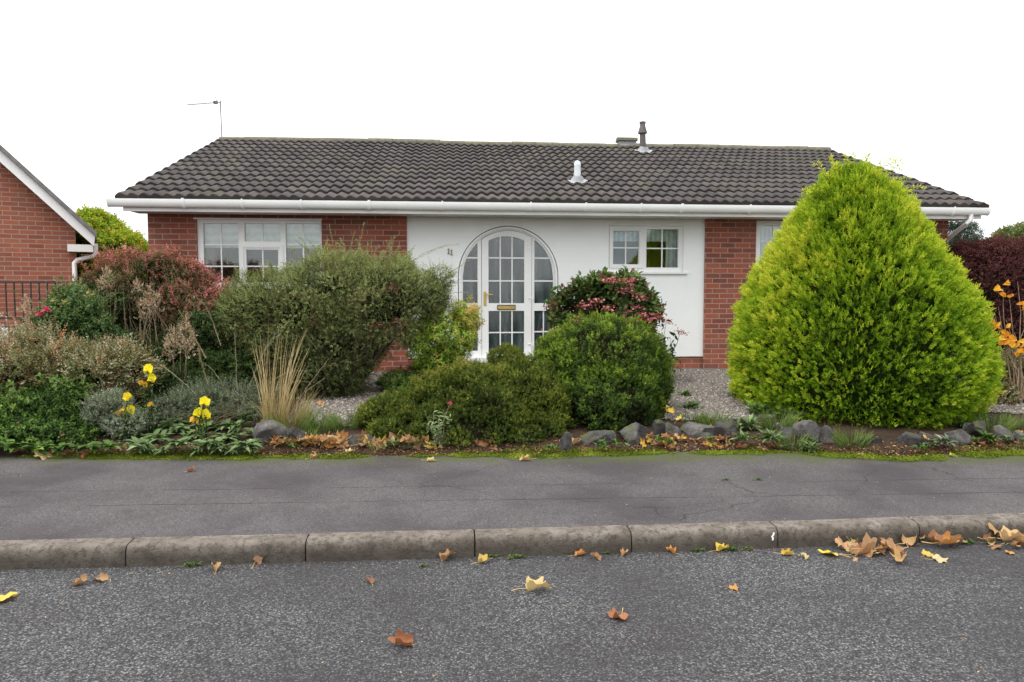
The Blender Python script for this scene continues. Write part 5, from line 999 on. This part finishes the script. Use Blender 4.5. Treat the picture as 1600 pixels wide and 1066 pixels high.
# amber leaved rose at the right edge
M['amber'] = leaf_mat('amber_leaf', [(0, (.60, .22, .03)), (.5, (.78, .38, .03)), (1, (.85, .55, .08))], .5, .4)
Yr_ = 7.5; b0 = bp(1596, Yr_); ro = empty('amber_leaf_bush', b0, 'bare twigs with amber yellow leaves at the right edge', 'bush')
tips = [(1567, 450), (1577, 463), (1598, 470), (1560, 480), (1590, 440), (1572, 500), (1555, 495), (1610, 450), (1585, 520), (1600, 530), (1545, 478), (1625, 500), (1640, 460), (1570, 520)]
stems(b0, [tuple(at(a, b_, Yr_)) for a, b_ in tips], .009, 'stems', M['twig'], ro, wob=.03)
lv = [(1572, 443, 7), (1560, 454, 8), (1567, 460, 7), (1578, 463, 5), (1595, 473, 6), (1561, 509, 7), (1570, 519, 8), (1556, 512, 5), (1552, 503, 6), (1565, 530, 9), (1575, 533, 11), (1582, 530, 9), (1562, 532, 8), (1588, 540, 8), (1595, 545, 9), (1598, 552, 8), (1590, 553, 7), (1600, 535, 9), (1602, 480, 7), (1536, 487, 5), (1575, 508, 6), (1555, 520, 5), (1548, 500, 4), (1605, 560, 9)]
A_ = []
for a, b_, r in lv:
    for q in range(2):
        d = unit(np.array([random.gauss(0, 1), -.3, random.gauss(0, .5)])); nn = unit(np.array([random.gauss(0, .4), -1, random.gauss(.3, .4)])); nn = unit(nn-d*(nn@d)); L = r/ppm(a, Yr_, b_)*1.7; A_.append((at(a+random.gauss(0, 2), b_+random.gauss(0, 2), Yr_-.05)-d*L*.5, d, nn, L, L*.62, random.random()))
leafmesh('amber_leaves', *[np.array(q_) for q_ in zip(*A_)], M['amber'], ro, fine=True)
LRg = [lobe(1580, 590, 40, 40, 7.8, .35), lobe(1610, 610, 50, 50, 7.7, .35), lobe(1565, 620, 26, 26, 7.6, .25), lobe(1600, 570, 40, 26, 8.0, .3)]
shrub('mixed_low_shrub', 'low green and rusty shrub under the amber leaves at the right edge', 'shrub', LRg, 2600, 6, .07, .035, .02, M['horiz'], bp(1590, 7.8), depth=.7, bump_=.2, gap=.1, core_s=.45, branches=16, br=.008, tintf=lambda P, D, q: .45+rng.normal(0, .2, len(P)), bm_=M['twig'])

# ------------------------------------------------------------------ rocks
def rock(pxx, pyy, wpx, hpx, label, tone=1.0, dep=None, name='rockery_rock', sharp=1.0):
    z0 = .2; p = gr(pxx, pyy+hpx/2, z0)
    for _ in range(5): z0 = zg(p[0], p[1]); p = gr(pxx, pyy+hpx/2, z0)
    k = ppm(pxx, p[1], pyy); w_, h_ = wpx/k/2*1.08, hpx/k/2*1.22; d_ = dep or w_*.75; bm = bmesh.new(); bmesh.ops.create_icosphere(bm, subdivisions=5, radius=1); V = np.array([v.co[:] for v in bm.verts])
    r0 = np.ones(len(V))
    for _ in range(11):
        nrm = unit(rng.normal(size=3)*np.array([1, 1, 1.1])); c = rng.uniform(.42, .84); dt = V@nrm; r0 = np.minimum(r0, np.where(dt > 1e-3, c/np.maximum(dt, 1e-3), 9))
    nz = Noise3(7); nz2 = Noise3(22); V = V*r0[:, None]*(1+.05*nz(V)+.025*nz2(V)+.012*Noise3(60)(V))[:, None]; V /= np.abs(V).max(0)
    P = V*np.array([w_, d_, h_]); o_ = MB().add(P, [tuple(v.index for v in f.verts) for f in bm.faces]).build(name, M['rock'], None, smooth=True); bm.free()
    o_.data.set_sharp_from_angle(angle=R(14)); o_.location = (p[0], p[1]+d_*.75, z0+h_*.55); o_.rotation_euler = (0, random.gauss(0, .05), random.gauss(0, .25)); o_.color = (tone, tone, tone*1.02, 1)
    return tag(o_, label, 'rock', 'rocks edging the rockery')
for a in ((420, 676, 56, 44, 'big pale angular rock below the dry grass', 1.35), (462, 680, 34, 34, 'grey rock right of the big pale angular rock', .9), (492, 688, 30, 18, 'small rock behind the tan leaf pile', .8), (556, 688, 52, 24, 'long low grey rock left of the low hedge', .9), (180, 672, 40, 30, 'dark rock hidden among silvery leaves at the left', .8),
          (640, 700, 30, 14, 'small rock under the low hedge', .8), (885, 690, 22, 34, 'narrow rock at the left foot of the round bush', 1.0), (933, 682, 66, 40, 'broad slanted rock below the round bush', 1.0), (994, 680, 62, 38, 'flat faced rock below the right side of the round bush', .9), (1029, 672, 28, 36, 'dark rock behind the standing yellow leaf', .5), (1056, 678, 42, 36, 'square grey rock right of the round bush', 1.05),
          (1096, 672, 52, 18, 'flat rock topped with brown leaf litter', 1.15), (1106, 684, 46, 24, 'dark rock under the flat topped rock', .8), (1137, 672, 34, 42, 'round dark grey rock with smooth top', .75), (1218, 664, 16, 14, 'small pinkish pebble rock by the grass', 1.7), (1236, 682, 34, 28, 'oval grey rock left of the conifer foot', 1.0), (1266, 674, 40, 36, 'pointed grey rock under the left of the conifer', 1.1),
          (1300, 680, 44, 30, 'dark rock in shade beneath the conifer', .7), (1425, 684, 34, 26, 'dark rock below the right part of the conifer', .7), (1452, 684, 34, 22, 'mossy rock behind the orange leaf right of the conifer', .8), (1500, 684, 54, 26, 'long grey rock right of the conifer', 1.1), (1515, 664, 20, 16, 'small pale stone on the right rocks', 1.8), (1570, 680, 38, 30, 'pointed rock near the right edge', 1.15), (1536, 670, 30, 26, 'dark stone between the long grey rock and the pointed rock', .6), (1597, 680, 20, 14, 'pale stone at the right edge of the photo', 1.6), (1365, 694, 40, 22, 'rock nearly hidden under the conifer front', .6)):
    rock(a[0], a[1], a[2], a[3], a[4], a[5])
# moss on the back of the pavement
P = []
nm, nm2 = Noise3(4.5), Noise3(14)
MW = ([ax(a_, 6.2, 705) for a_ in (0, 200, 240, 400, 440, 640, 660, 860, 900, 1040, 1090, 1190, 1300, 1410, 1440, 1470, 1540, 1620)], [-.2, -.2, .25, .2, -.1, .15, .3, .25, -.35, -.3, .3, .5, .55, .3, -.6, .6, .7, .5])
while len(P) < 34000:
    x = rng.uniform(-3.6, 5.6); o_ = rng.normal(-.08 if x > 1.9 else -.03, .12 if x > 1.9 else .085); y = back_y(x)+o_; q = np.array([[x, y, 0]]); th = nm(q)[0]*.8+nm2(q)[0]*.5-(abs(o_+(.08 if x > 1.9 else .03))/.15)+.42+float(np.interp(x, *MW))
    if th > 0: P.append((x, y, .158 if y < back_y(x) else zg(x, y)))
P = np.array(P); n = len(P); a = rng.uniform(0, 6.28, n); d = unit(np.stack([np.cos(a), np.sin(a), rng.uniform(.4, 2, n)], -1)); nn = unit(Z-d*d[:, 2:3]); M['moss'] = leaf_mat('bright_moss', [(0, (.04, .05, .010)), (.5, (.13, .18, .016)), (1, (.27, .32, .035))], .9, .1, .1)
o_ = leafmesh('moss', P, d, nn, rng.uniform(.008, .018, n), rng.uniform(.006, .012, n), .5+.3*nm2(P*1.5)+rng.normal(0, .1, n), M['moss']); tag(o_, 'bright green moss creeping over the back of the pavement', 'moss', kind='stuff')
# leaf litter and bark crumbs at the foot of the rocks
P = []
while len(P) < 7000:
    x = rng.uniform(-3.6, 5.8); y = back_y(x)+abs(rng.normal(.0, .16))-.02; P.append((x, y, zg(x, y)+.004 if y > back_y(x) else .163))
P = np.array(P); n = len(P); a = rng.uniform(0, 6.28, n); d = unit(np.stack([np.cos(a), np.sin(a), rng.normal(0, .25, n)], -1)); nn = unit(Z+rng.normal(0, .4, (n, 3))); nn = unit(nn-d*(nn*d).sum(-1, keepdims=True)); M['litter'] = leaf_mat('leaf_litter', [(0, (.05, .025, .015)), (.5, (.14, .07, .035)), (.85, (.28, .17, .08)), (1, (.48, .36, .22))], .8, .1)
o_ = leafmesh('leaf_litter', P, d, nn, rng.uniform(.015, .04, n), rng.uniform(.006, .02, n), rng.random(n)**1.5, M['litter'], fine=True); tag(o_, 'brown crumbled leaf litter along the foot of the rocks', 'leaf litter', kind='stuff')

# ------------------------------------------------------------------ fallen leaves
def leaf_outline(n=40):
    pts = []
    for i in range(n):
        a = -math.pi+2*math.pi*(i+.5)/n; b_ = a; r_ = 0
        for c, h, s_ in ((0, 1.0, .36), (.98, .86, .34), (-.98, .86, .34), (2.0, .5, .3), (-2.0, .5, .3)): r_ = max(r_, h*math.exp(-(abs(b_-c)/s_)**1.5))
        r_ = .52+.46*r_+.035*math.sin(a*17); r_ *= (.45+.55*min(1, (math.pi-abs(a))/.5)); pts.append((r_*math.cos(a), r_*math.sin(a)))
    return pts
OUT = leaf_outline()
def leaf_variant(kind, seed):
    rn = random.Random(seed); V = [(0, 0, 0)]; rings = 4; n = len(OUT); Fc = []
    for k in range(1, rings+1): V += [(x*k/rings, y*k/rings, 0) for x, y in OUT]
    for i in range(n):
        Fc.append((0, 1+i, 1+(i+1) % n))
        for k in range(rings-1): o = 1+k*n; Fc.append((o+i, o+n+i, o+n+(i+1) % n, o+(i+1) % n))
    V = np.array(V); x, y = V[:, 0].copy(), V[:, 1].copy(); rr = np.hypot(x, y); an = np.arctan2(y, x)
    z = .08*np.sin(an*5+rn.random()*6)*rr+.07*np.sin(x*6+rn.random()*6)*rr+.06*np.sin(y*8+rn.random()*6)*rr+.05*np.sin(x*11+y*9+rn.random()*6)*rr
    if kind == 'flat': z = z+.10*rr*rr
    if kind == 'cup': z = z+.75*rr**2*(.6+.4*np.sin(an*3+1)); x *= .8; y *= .8
    if kind == 'roll':
        q = y*2.3; yy = np.sin(q)/2.3; z = z*.5+(1-np.cos(q))/2.3+.12*x; y = yy*.85
    if kind == 'fold':
        z = z+np.abs(y)*.8+.12*np.sin(x*5+y*4); y = y*.6; z += .3*x*x
    if kind == 'stand':
        z = z+.62*(x+.4)+.22*np.sin(y*4); x = x*.62; y = y*.7
    V = np.stack([x, y, z], -1); zmin = V[:, 2].min(); V[:, 2] -= zmin
    me = npmesh('leaf_blade', V, [f if len(f) == 4 else (f[0], f[1], f[2], f[2]) for f in Fc][:0] or [(0, 1, 2, 3)], None) if False else None
    me = bpy.data.meshes.new('leaf_blade'); me.from_pydata(V.tolist(), [], Fc); me.polygons.foreach_set('use_smooth', [True]*len(me.polygons)); me.materials.append(M['leaf'])
    mb = MB(); z0 = -zmin; mb.tube([(0, 0, z0+.01), (-.45, .02, max(.03, z0+.02)), (-.85, .10*rn.choice((-1, 1)), .08), (-1.25, .22*rn.choice((-1, 1)), .03)], [.022, .02, .02, .03], 5); ms = bpy.data.meshes.new('leaf_stalk'); ms.from_pydata(mb.v, [], mb.f); ms.materials.append(M['stalk'])
    return me, ms
M['stalk'] = simple('leaf_stalk', (.52, .34, .12), .6, .15, 30)
LV = {k: [leaf_variant(k, i*7+j) for i in range(3)] for j, k in enumerate(('flat', 'cup', 'roll', 'fold', 'stand'))}
TAN, BRN, RUST, YEL, CREAM, ORG, DK = (.46, .27, .12), (.30, .15, .075), (.34, .12, .05), (.72, .50, .06), (.62, .50, .25), (.58, .26, .06), (.16, .07, .04)
def fallen(p, size, color, kind, label, group=None, rz=None, tilt=.15, stalk=True, yaw_x=0):
    me, ms = random.choice(LV[kind]); o = bpy.data.objects.new('fallen_leaf', me); col.objects.link(o); tag(o, label, 'leaf', group)
    o.location = p; size *= 1.15; o.scale = (size, size*random.uniform(.85, 1.1), size*random.uniform(.8, 1.15)); o.rotation_euler = (random.gauss(0, tilt), random.gauss(0, tilt), rz if rz is not None else random.uniform(0, 6.28))
    j = random.uniform(.85, 1.15); o.color = (min(1, color[0]*j), min(1, color[1]*j*random.uniform(.92, 1.08)), color[2]*j, 1)
    if stalk: s_ = bpy.data.objects.new('stalk', ms); col.objects.link(s_); s_.parent = o
    return o
def road_p(a, b_): q = gr(a, b_, .0); return (q[0], q[1], .004)
def pave_p(a, b_): q = gr(a, b_, .145); return (q[0], q[1], .126+.034*min(1, max(0, (q[1]-kerb_y(q[0])-.12)/2.0))+.003)
def bed_p(a, b_):
    x, y, z = gpos(a, b_); z = z if y > back_y(x)+.03 else .162; return (x, y, z+.004)
RO = [(632, 1008, .055, RUST, 'roll', 3.3, 'rust brown curled leaf with a long pale stalk on the road, nearest the camera'), (967, 966, .05, RUST, 'cup', 4.2, 'brown cupped leaf alone on the road in front of the pale kerbstones'), (834, 925, .065, (.60, .46, .20), 'fold', .2, 'pale yellow folded leaf with its stalk to the left, on the road'),
      (124, 914, .045, TAN, 'roll', .1, 'tan rolled leaf on the road, left one of a touching pair'), (160, 908, .04, TAN, 'roll', 2.8, 'tan rolled leaf on the road, right one of a touching pair'), (2, 938, .06, YEL, 'flat', 0, 'yellow leaf cut by the left edge of the photo'), (404, 881, .05, DK, 'stand', 1.2, 'dark reddish leaf leaning on the kerb'),
      (338, 892, .045, TAN, 'fold', 2, 'crumpled tan leaf beside the green weed at the kerb'), (698, 876, .05, BRN, 'fold', .4, 'brown leaf at the kerb, left of the yellow one with a stalk'), (754, 880, .045, (.62, .42, .10), 'fold', .3, 'yellow brown leaf with stalk lying at the kerb joint'), (578, 911, .03, BRN, 'roll', 2.2, 'small brown curled leaf on the road'),
      (905, 869, .04, ORG, 'roll', .3, 'orange tan leaf at the kerb, left of the paint spotted kerbstone joint'), (932, 874, .04, BRN, 'roll', 2.4, 'brown curled leaf at the kerb, just right of the orange tan one'), (975, 868, .035, TAN, 'fold', 1, 'tan leaf scrap against the kerb under the white paint spot'), (1050, 865, .035, ORG, 'fold', 2.5, 'orange leaf lying just right of the white paint spot'),
      (1146, 921, .025, ORG, 'flat', 1, 'small orange leaf alone on the open road at the right'), (1228, 868, .045, YEL, 'roll', .2, 'curled yellow leaf left of the bright yellow maple leaf'), (1257, 874, .035, CREAM, 'fold', 1.7, 'tan leaf with drooping stalk left of the bright yellow maple leaf'),
      (1299, 868, .062, (.82, .60, .04), 'flat', 2.9, 'bright yellow maple leaf lying flat on the road'), (1317, 860, .062, TAN, 'stand', 1.6, 'tan leaf standing upright beside the bright yellow maple leaf'), (1355, 864, .088, (.50, .30, .16), 'fold', .3, 'largest tan leaf of the kerb pile, with a raised point'), (1342, 866, .07, (.42, .22, .13), 'roll', .2, 'pinkish brown leaf under the largest tan leaf'),
      (1393, 866, .075, TAN, 'fold', 2.2, 'tan crumpled leaf in the middle of the kerb pile'), (1408, 878, .07, (.44, .26, .10), 'fold', 4, 'crumpled leaf hanging out of the kerb pile towards the road'), (1418, 852, .075, TAN, 'roll', 1, 'big tan leaf against the kerb joint'), (1436, 846, .07, (.52, .34, .18), 'stand', .6, 'tan leaf leaning on the kerb above the pile'), (1455, 852, .07, BRN, 'fold', 5, 'brown leaf at the kerb right of the big tan leaf'),
      (1475, 856, .08, ORG, 'roll', .1, 'orange edged flat leaf at the right end of the pile'), (1490, 852, .06, BRN, 'roll', 6, 'brown curled leaf at the right tip of the pile'), (1447, 868, .035, YEL, 'flat', .7, 'small square yellow leaf on the road beside the pile'), (1466, 876, .05, CREAM, 'flat', .2, 'cream leaf on the road beside the small square yellow leaf'),
      (1388, 858, .06, BRN, 'cup', 3, 'brown leaf at the back of the kerb pile'), (1558, 846, .07, TAN, 'stand', 1.9, 'tan leaf with upright stalks by the right kerb'), (1575, 852, .072, (.56, .38, .18), 'fold', 5.8, 'large tan leaf in the right hand leaf pile'), (1592, 843, .07, CREAM, 'cup', 1, 'cream leaf at the back of the right hand leaf pile'), (1600, 856, .07, TAN, 'roll', 2, 'tan leaf cut by the right edge of the photo'), (1580, 866, .03, ORG, 'flat', 2, 'small orange leaf under the right hand leaf pile'),
      (1127, 862, .045, YEL, 'fold', .2, 'yellow leaf on the weeds against the kerb'), (1543, 850, .05, BRN, 'roll', .4, 'brown leaf with a long stalk left of the right hand pile')]
for a, b_, s_, c, k, rz, lab in RO:
    o = fallen(road_p(a, b_), s_*(1.3 if b_ > 900 else 1.12), c, k, lab, rz=rz-.1); 
    if b_ < 862 and a > 1380: o.location.z += .02
for i in range(26):
    a, b_ = random.choice([(random.uniform(1325, 1500), random.uniform(850, 868)), (random.uniform(1330, 1420), random.uniform(856, 880)), (random.uniform(1545, 1610), random.uniform(840, 858))])
    p = road_p(a, b_); fallen((p[0], p[1], p[2]+random.uniform(0, .02)), random.uniform(.025, .05), random.choice([TAN, BRN, (.5, .3, .14), ORG, CREAM]), random.choice(('cup', 'fold', 'roll', 'flat')), 'small crumpled leaf piece within the kerbside leaf piles at the right', 'kerbside leaf piles', tilt=.4)
PA = [(298, 738, .045, BRN, 'roll', .1, 'small brown leaf with a stalk on the pavement at the left'), (490, 719, .05, (.40, .2, .1), 'fold', .3, 'brown leaf with a stalk on the pavement below the leaf drift'), (545, 712, .045, CREAM, 'fold', .5, 'pale cream leaf on the moss left of the low hedge'), (672, 723, .05, (.68, .58, .22), 'roll', .1, 'pale yellow rolled leaf with a long stalk on the pavement'),
      (823, 722, .06, (.60, .42, .14), 'fold', 3.3, 'arched yellow brown leaf on the pavement below the round bush'), (472, 708, .055, YEL, 'roll', 3.0, 'yellow leaf on the moss in front of the leaf drift'), (1490, 716, .05, (.55, .55, .08), 'roll', 3, 'yellow green leaf on the mossy corner at the right'), (1346, 715, .035, (.5, .28, .18), 'fold', 2, 'small pinkish leaf on the moss below the conifer')]
for a, b_, s_, c, k, rz, lab in PA: fallen(pave_p(a, b_), s_, c, k, lab, rz=rz)
BE = [(332, 704, .11, (.62, .46, .24), 'flat', 1, 'large cream tan leaf below the yellow flowers'), (180, 704, .10, BRN, 'cup', 2, 'large brown leaf in front of the dark rock at the left'), (200, 706, .08, TAN, 'fold', 0, 'tan leaf right of the large brown leaf at the left'), (70, 716, .09, (.56, .42, .2), 'flat', 3, 'flat tan leaf on the left pavement edge'), (105, 712, .06, TAN, 'roll', 1, 'small tan leaf right of the flat tan leaf'),
      (1046, 655, .075, YEL, 'stand', 1.4, 'large yellow leaf standing on the rocks'), (1058, 664, .05, (.7, .45, .06), 'cup', .4, 'yellow leaf curl under the standing yellow leaf'), (1113, 669, .045, YEL, 'cup', 2, 'small yellow leaf on the flat rock'), (412, 660, .05, YEL, 'roll', .5, 'small yellow leaf on the big pale rock'), (502, 636, .055, ORG, 'stand', 2, 'orange leaf on the gravel behind the dry grass'), (470, 668, .045, BRN, 'cup', 1, 'brown leaf on the grass above the grey rocks'),
      (1085, 700, .075, (.72, .60, .24), 'flat', .5, 'large pale yellow leaf in front of the flat topped rock'), (1138, 694, .06, (.7, .52, .16), 'stand', 1.6, 'upright pale leaf in front of the round grey rock'), (1120, 702, .06, ORG, 'fold', 2, 'yellow orange leaf below the round grey rock'), (1040, 695, .05, YEL, 'flat', 4, 'bright yellow leaf in the drift below the square rock'), (1446, 690, .08, (.62, .40, .10), 'stand', 2.6, 'yellow brown leaf in the rocks right of the conifer'),
      (1295, 694, .05, RUST, 'cup', 1, 'rusty curled leaf under the conifer'), (1304, 686, .05, RUST, 'roll', 2, 'rusty leaf on the grass tuft under the conifer'), (900, 695, .065, (.50, .32, .14), 'fold', .3, 'tan leaf at the left foot of the round bush'), (940, 699, .055, CREAM, 'flat', 2.8, 'cream leaf below the broad slanted rock'), (733, 575, .06, (.62, .22, .10), 'stand', 1, 'orange leaf caught on the hedge below the door'), (1592, 676, .05, ORG, 'flat', 1, 'orange leaf among the right hand rocks'), (1578, 690, .05, DK, 'stand', 2, 'dark brown leaf at the pointed rock near the right edge')]
for a, b_, s_, c, k, rz, lab in BE:
    p = bed_p(a, b_)
    if 'caught' in lab: p = tuple(at(a, b_, 7.35))
    if 'standing' in lab: p = (p[0], p[1]-.05, p[2]+.06)
    fallen(p, s_, c, k, lab, rz=rz, tilt=.3)
def drift(n, x0, x1, y0, y1, label, group, cols, smin=.045, smax=.075):
    for i in range(int(n*2.1)):
        a = random.uniform(x0, x1); b_ = random.uniform(y0, y1); p = bed_p(a, b_); fallen((p[0], p[1], p[2]+random.uniform(0, .03)), random.uniform(smin, smax), random.choice(cols), random.choice(('roll', 'cup', 'fold', 'fold', 'stand', 'flat')), label, group, tilt=.45)
drift(20, 478, 540, 690, 702, 'tan curled leaf in the dense leaf drift below the small grasses', 'leaf drift left of the low hedge', [TAN, ORG, TAN, (.5, .3, .12)])
drift(14, 420, 475, 690, 704, 'brown curled leaf at the foot of the big pale rock', 'leaves at the big pale rock', [BRN, TAN, ORG], .04, .065)
drift(22, 560, 665, 692, 706, 'tan leaf strewn along the foot of the low hedge', 'leaves along the left foot of the hedge', [TAN, TAN, BRN, CREAM, YEL])
drift(8, 665, 700, 696, 708, 'leaf at the foot of the leafy stem with the pink bloom', 'leaves round the pink bloomed stem', [TAN, YEL, CREAM])
drift(10, 725, 780, 696, 706, 'brown leaf under the middle of the low hedge', 'brown leaves under the hedge', [BRN, RUST, BRN, CREAM], .04, .07)
drift(24, 1000, 1150, 688, 703, 'fallen leaf lying in front of the rocks right of the round bush', 'leaves before the rockery rocks', [TAN, BRN, YEL, CREAM, RUST], .035, .06)
drift(10, 1150, 1270, 695, 706, 'brown leaf below the rockery plants left of the conifer', 'leaves left of the conifer foot', [BRN, RUST, TAN], .03, .05)
drift(9, 240, 400, 700, 712, 'leaf caught in the front of the rosette carpet', 'leaves in the rosette carpet', [BRN, TAN, RUST, CREAM], .035, .055)
drift(8, 20, 170, 704, 716, 'small brown leaf along the left pavement edge', 'leaves on the left pavement edge', [BRN, RUST, TAN], .035, .055)
drift(8, 1425, 1600, 690, 702, 'brown leaf among the rocks right of the conifer', 'leaves in the right hand rocks', [BRN, RUST, TAN], .03, .05)
# small scraps and twigs scattered on road and pavement
def scrap_mesh(kind):
    me = bpy.data.meshes.new('scrap')
    if kind == 0: v = [(-.5, 0, 0), (-.2, .3, .15), (.3, .32, .05), (.6, 0, .2), (.2, -.3, .02), (-.3, -.25, .12)]; f = [(0, 1, 5), (1, 2, 4, 5), (2, 3, 4)]
    else: v = [(-1, -.1, .02), (1, -.14, .05), (1, .1, .06), (-1, .12, .02), (0, .02, .18)]; f = [(0, 1, 4), (1, 2, 4), (2, 3, 4), (3, 0, 4)]
    me.from_pydata(v, [], f); me.materials.append(M['leaf']); return me
SC = [scrap_mesh(0), scrap_mesh(1)]
def scrap(p, s_, c, label, group):
    o = bpy.data.objects.new('leaf_scrap', random.choice(SC)); col.objects.link(o); o.location = p; o.scale = (s_,)*3; o.rotation_euler = (random.gauss(0, .2), random.gauss(0, .2), random.uniform(0, 6.28)); o.color = (*c, 1); tag(o, label, 'leaf scrap', group)
for i in range(150):
    b_ = 875+185*random.random()**1.2; a = random.uniform(0, 1600); scrap(road_p(a, b_), random.uniform(.004, .011), random.choice([(.62, .34, .14), (.68, .46, .26), (.5, .26, .12), (.66, .52, .34)]), 'tiny orange tan leaf scrap lying loose on the road', 'leaf scraps on the road')
for i in range(34):
    b_ = random.uniform(722, 822); a = random.uniform(0, 1600); scrap(pave_p(a, b_), random.uniform(.005, .011), random.choice([(.62, .34, .14), (.68, .46, .26), (.66, .56, .40)]), 'tiny pale leaf scrap on the pavement tarmac', 'leaf scraps on the pavement')
for i in range(70):
    x = random.uniform(-2.3, 3.7); y = kerb_y(x)-abs(random.gauss(.0, .07))-.012; scrap((x, y, .004), random.uniform(.006, .016), random.choice([(.5, .3, .12), (.40, .2, .1), (.6, .45, .2)]), 'leaf crumb in the gutter line below the kerb', 'leaf crumbs along the kerb')
# weeds at the kerb and on the pavement
def weed(a, b_, r, lab, onroad=True):
    p = road_p(a, b_) if onroad else pave_p(a, b_)
    n = 34; root = empty('weed', p, lab, 'weed', 'small weeds in the tarmac'); an = rng.uniform(0, 6.28, n); d = unit(np.stack([np.cos(an), np.sin(an)*.6, rng.uniform(.2, 1.2, n)], -1)); nn = unit(Z-d*d[:, 2:3]+1e-3); L = r*rng.uniform(.5, 1.1, n)
    leafmesh('leaves', np.array(p)+rng.normal(0, 1, (n, 3))*np.array([r*.7, r*.15, 0]), d, nn, L, L*.35, .5+rng.normal(0, .2, n), M['geran'], root, fine=True)
for a, b_, r, lab, on in ((300, 885, .035, 'green weed in the gutter beside the crumpled tan leaf', 1), (800, 873, .03, 'straggling weed at the kerb below the low hedge', 1), (815, 872, .025, 'small weed right of the straggling weed at the kerb', 1), (950, 866, .02, 'tiny weed below the white paint spot', 1), (1092, 862, .03, 'green weed left of the yellow leaf at the kerb', 1), (1145, 861, .035, 'green weed right of the yellow leaf at the kerb', 1), (1168, 860, .025, 'weed furthest right of the yellow kerb leaf', 1),
                          (1513, 850, .04, 'green weed between the two kerbside leaf piles', 1), (770, 871, .022, 'weed left of the straggling weed at the kerb', 1), (1134, 750, .025, 'left of two small grass weeds on the pavement', 0), (1184, 750, .025, 'right of two small grass weeds on the pavement', 0), (660, 886, .02, 'tiny weed at the foot of the kerb', 1)):
    weed(a, b_, r, lab, bool(on))
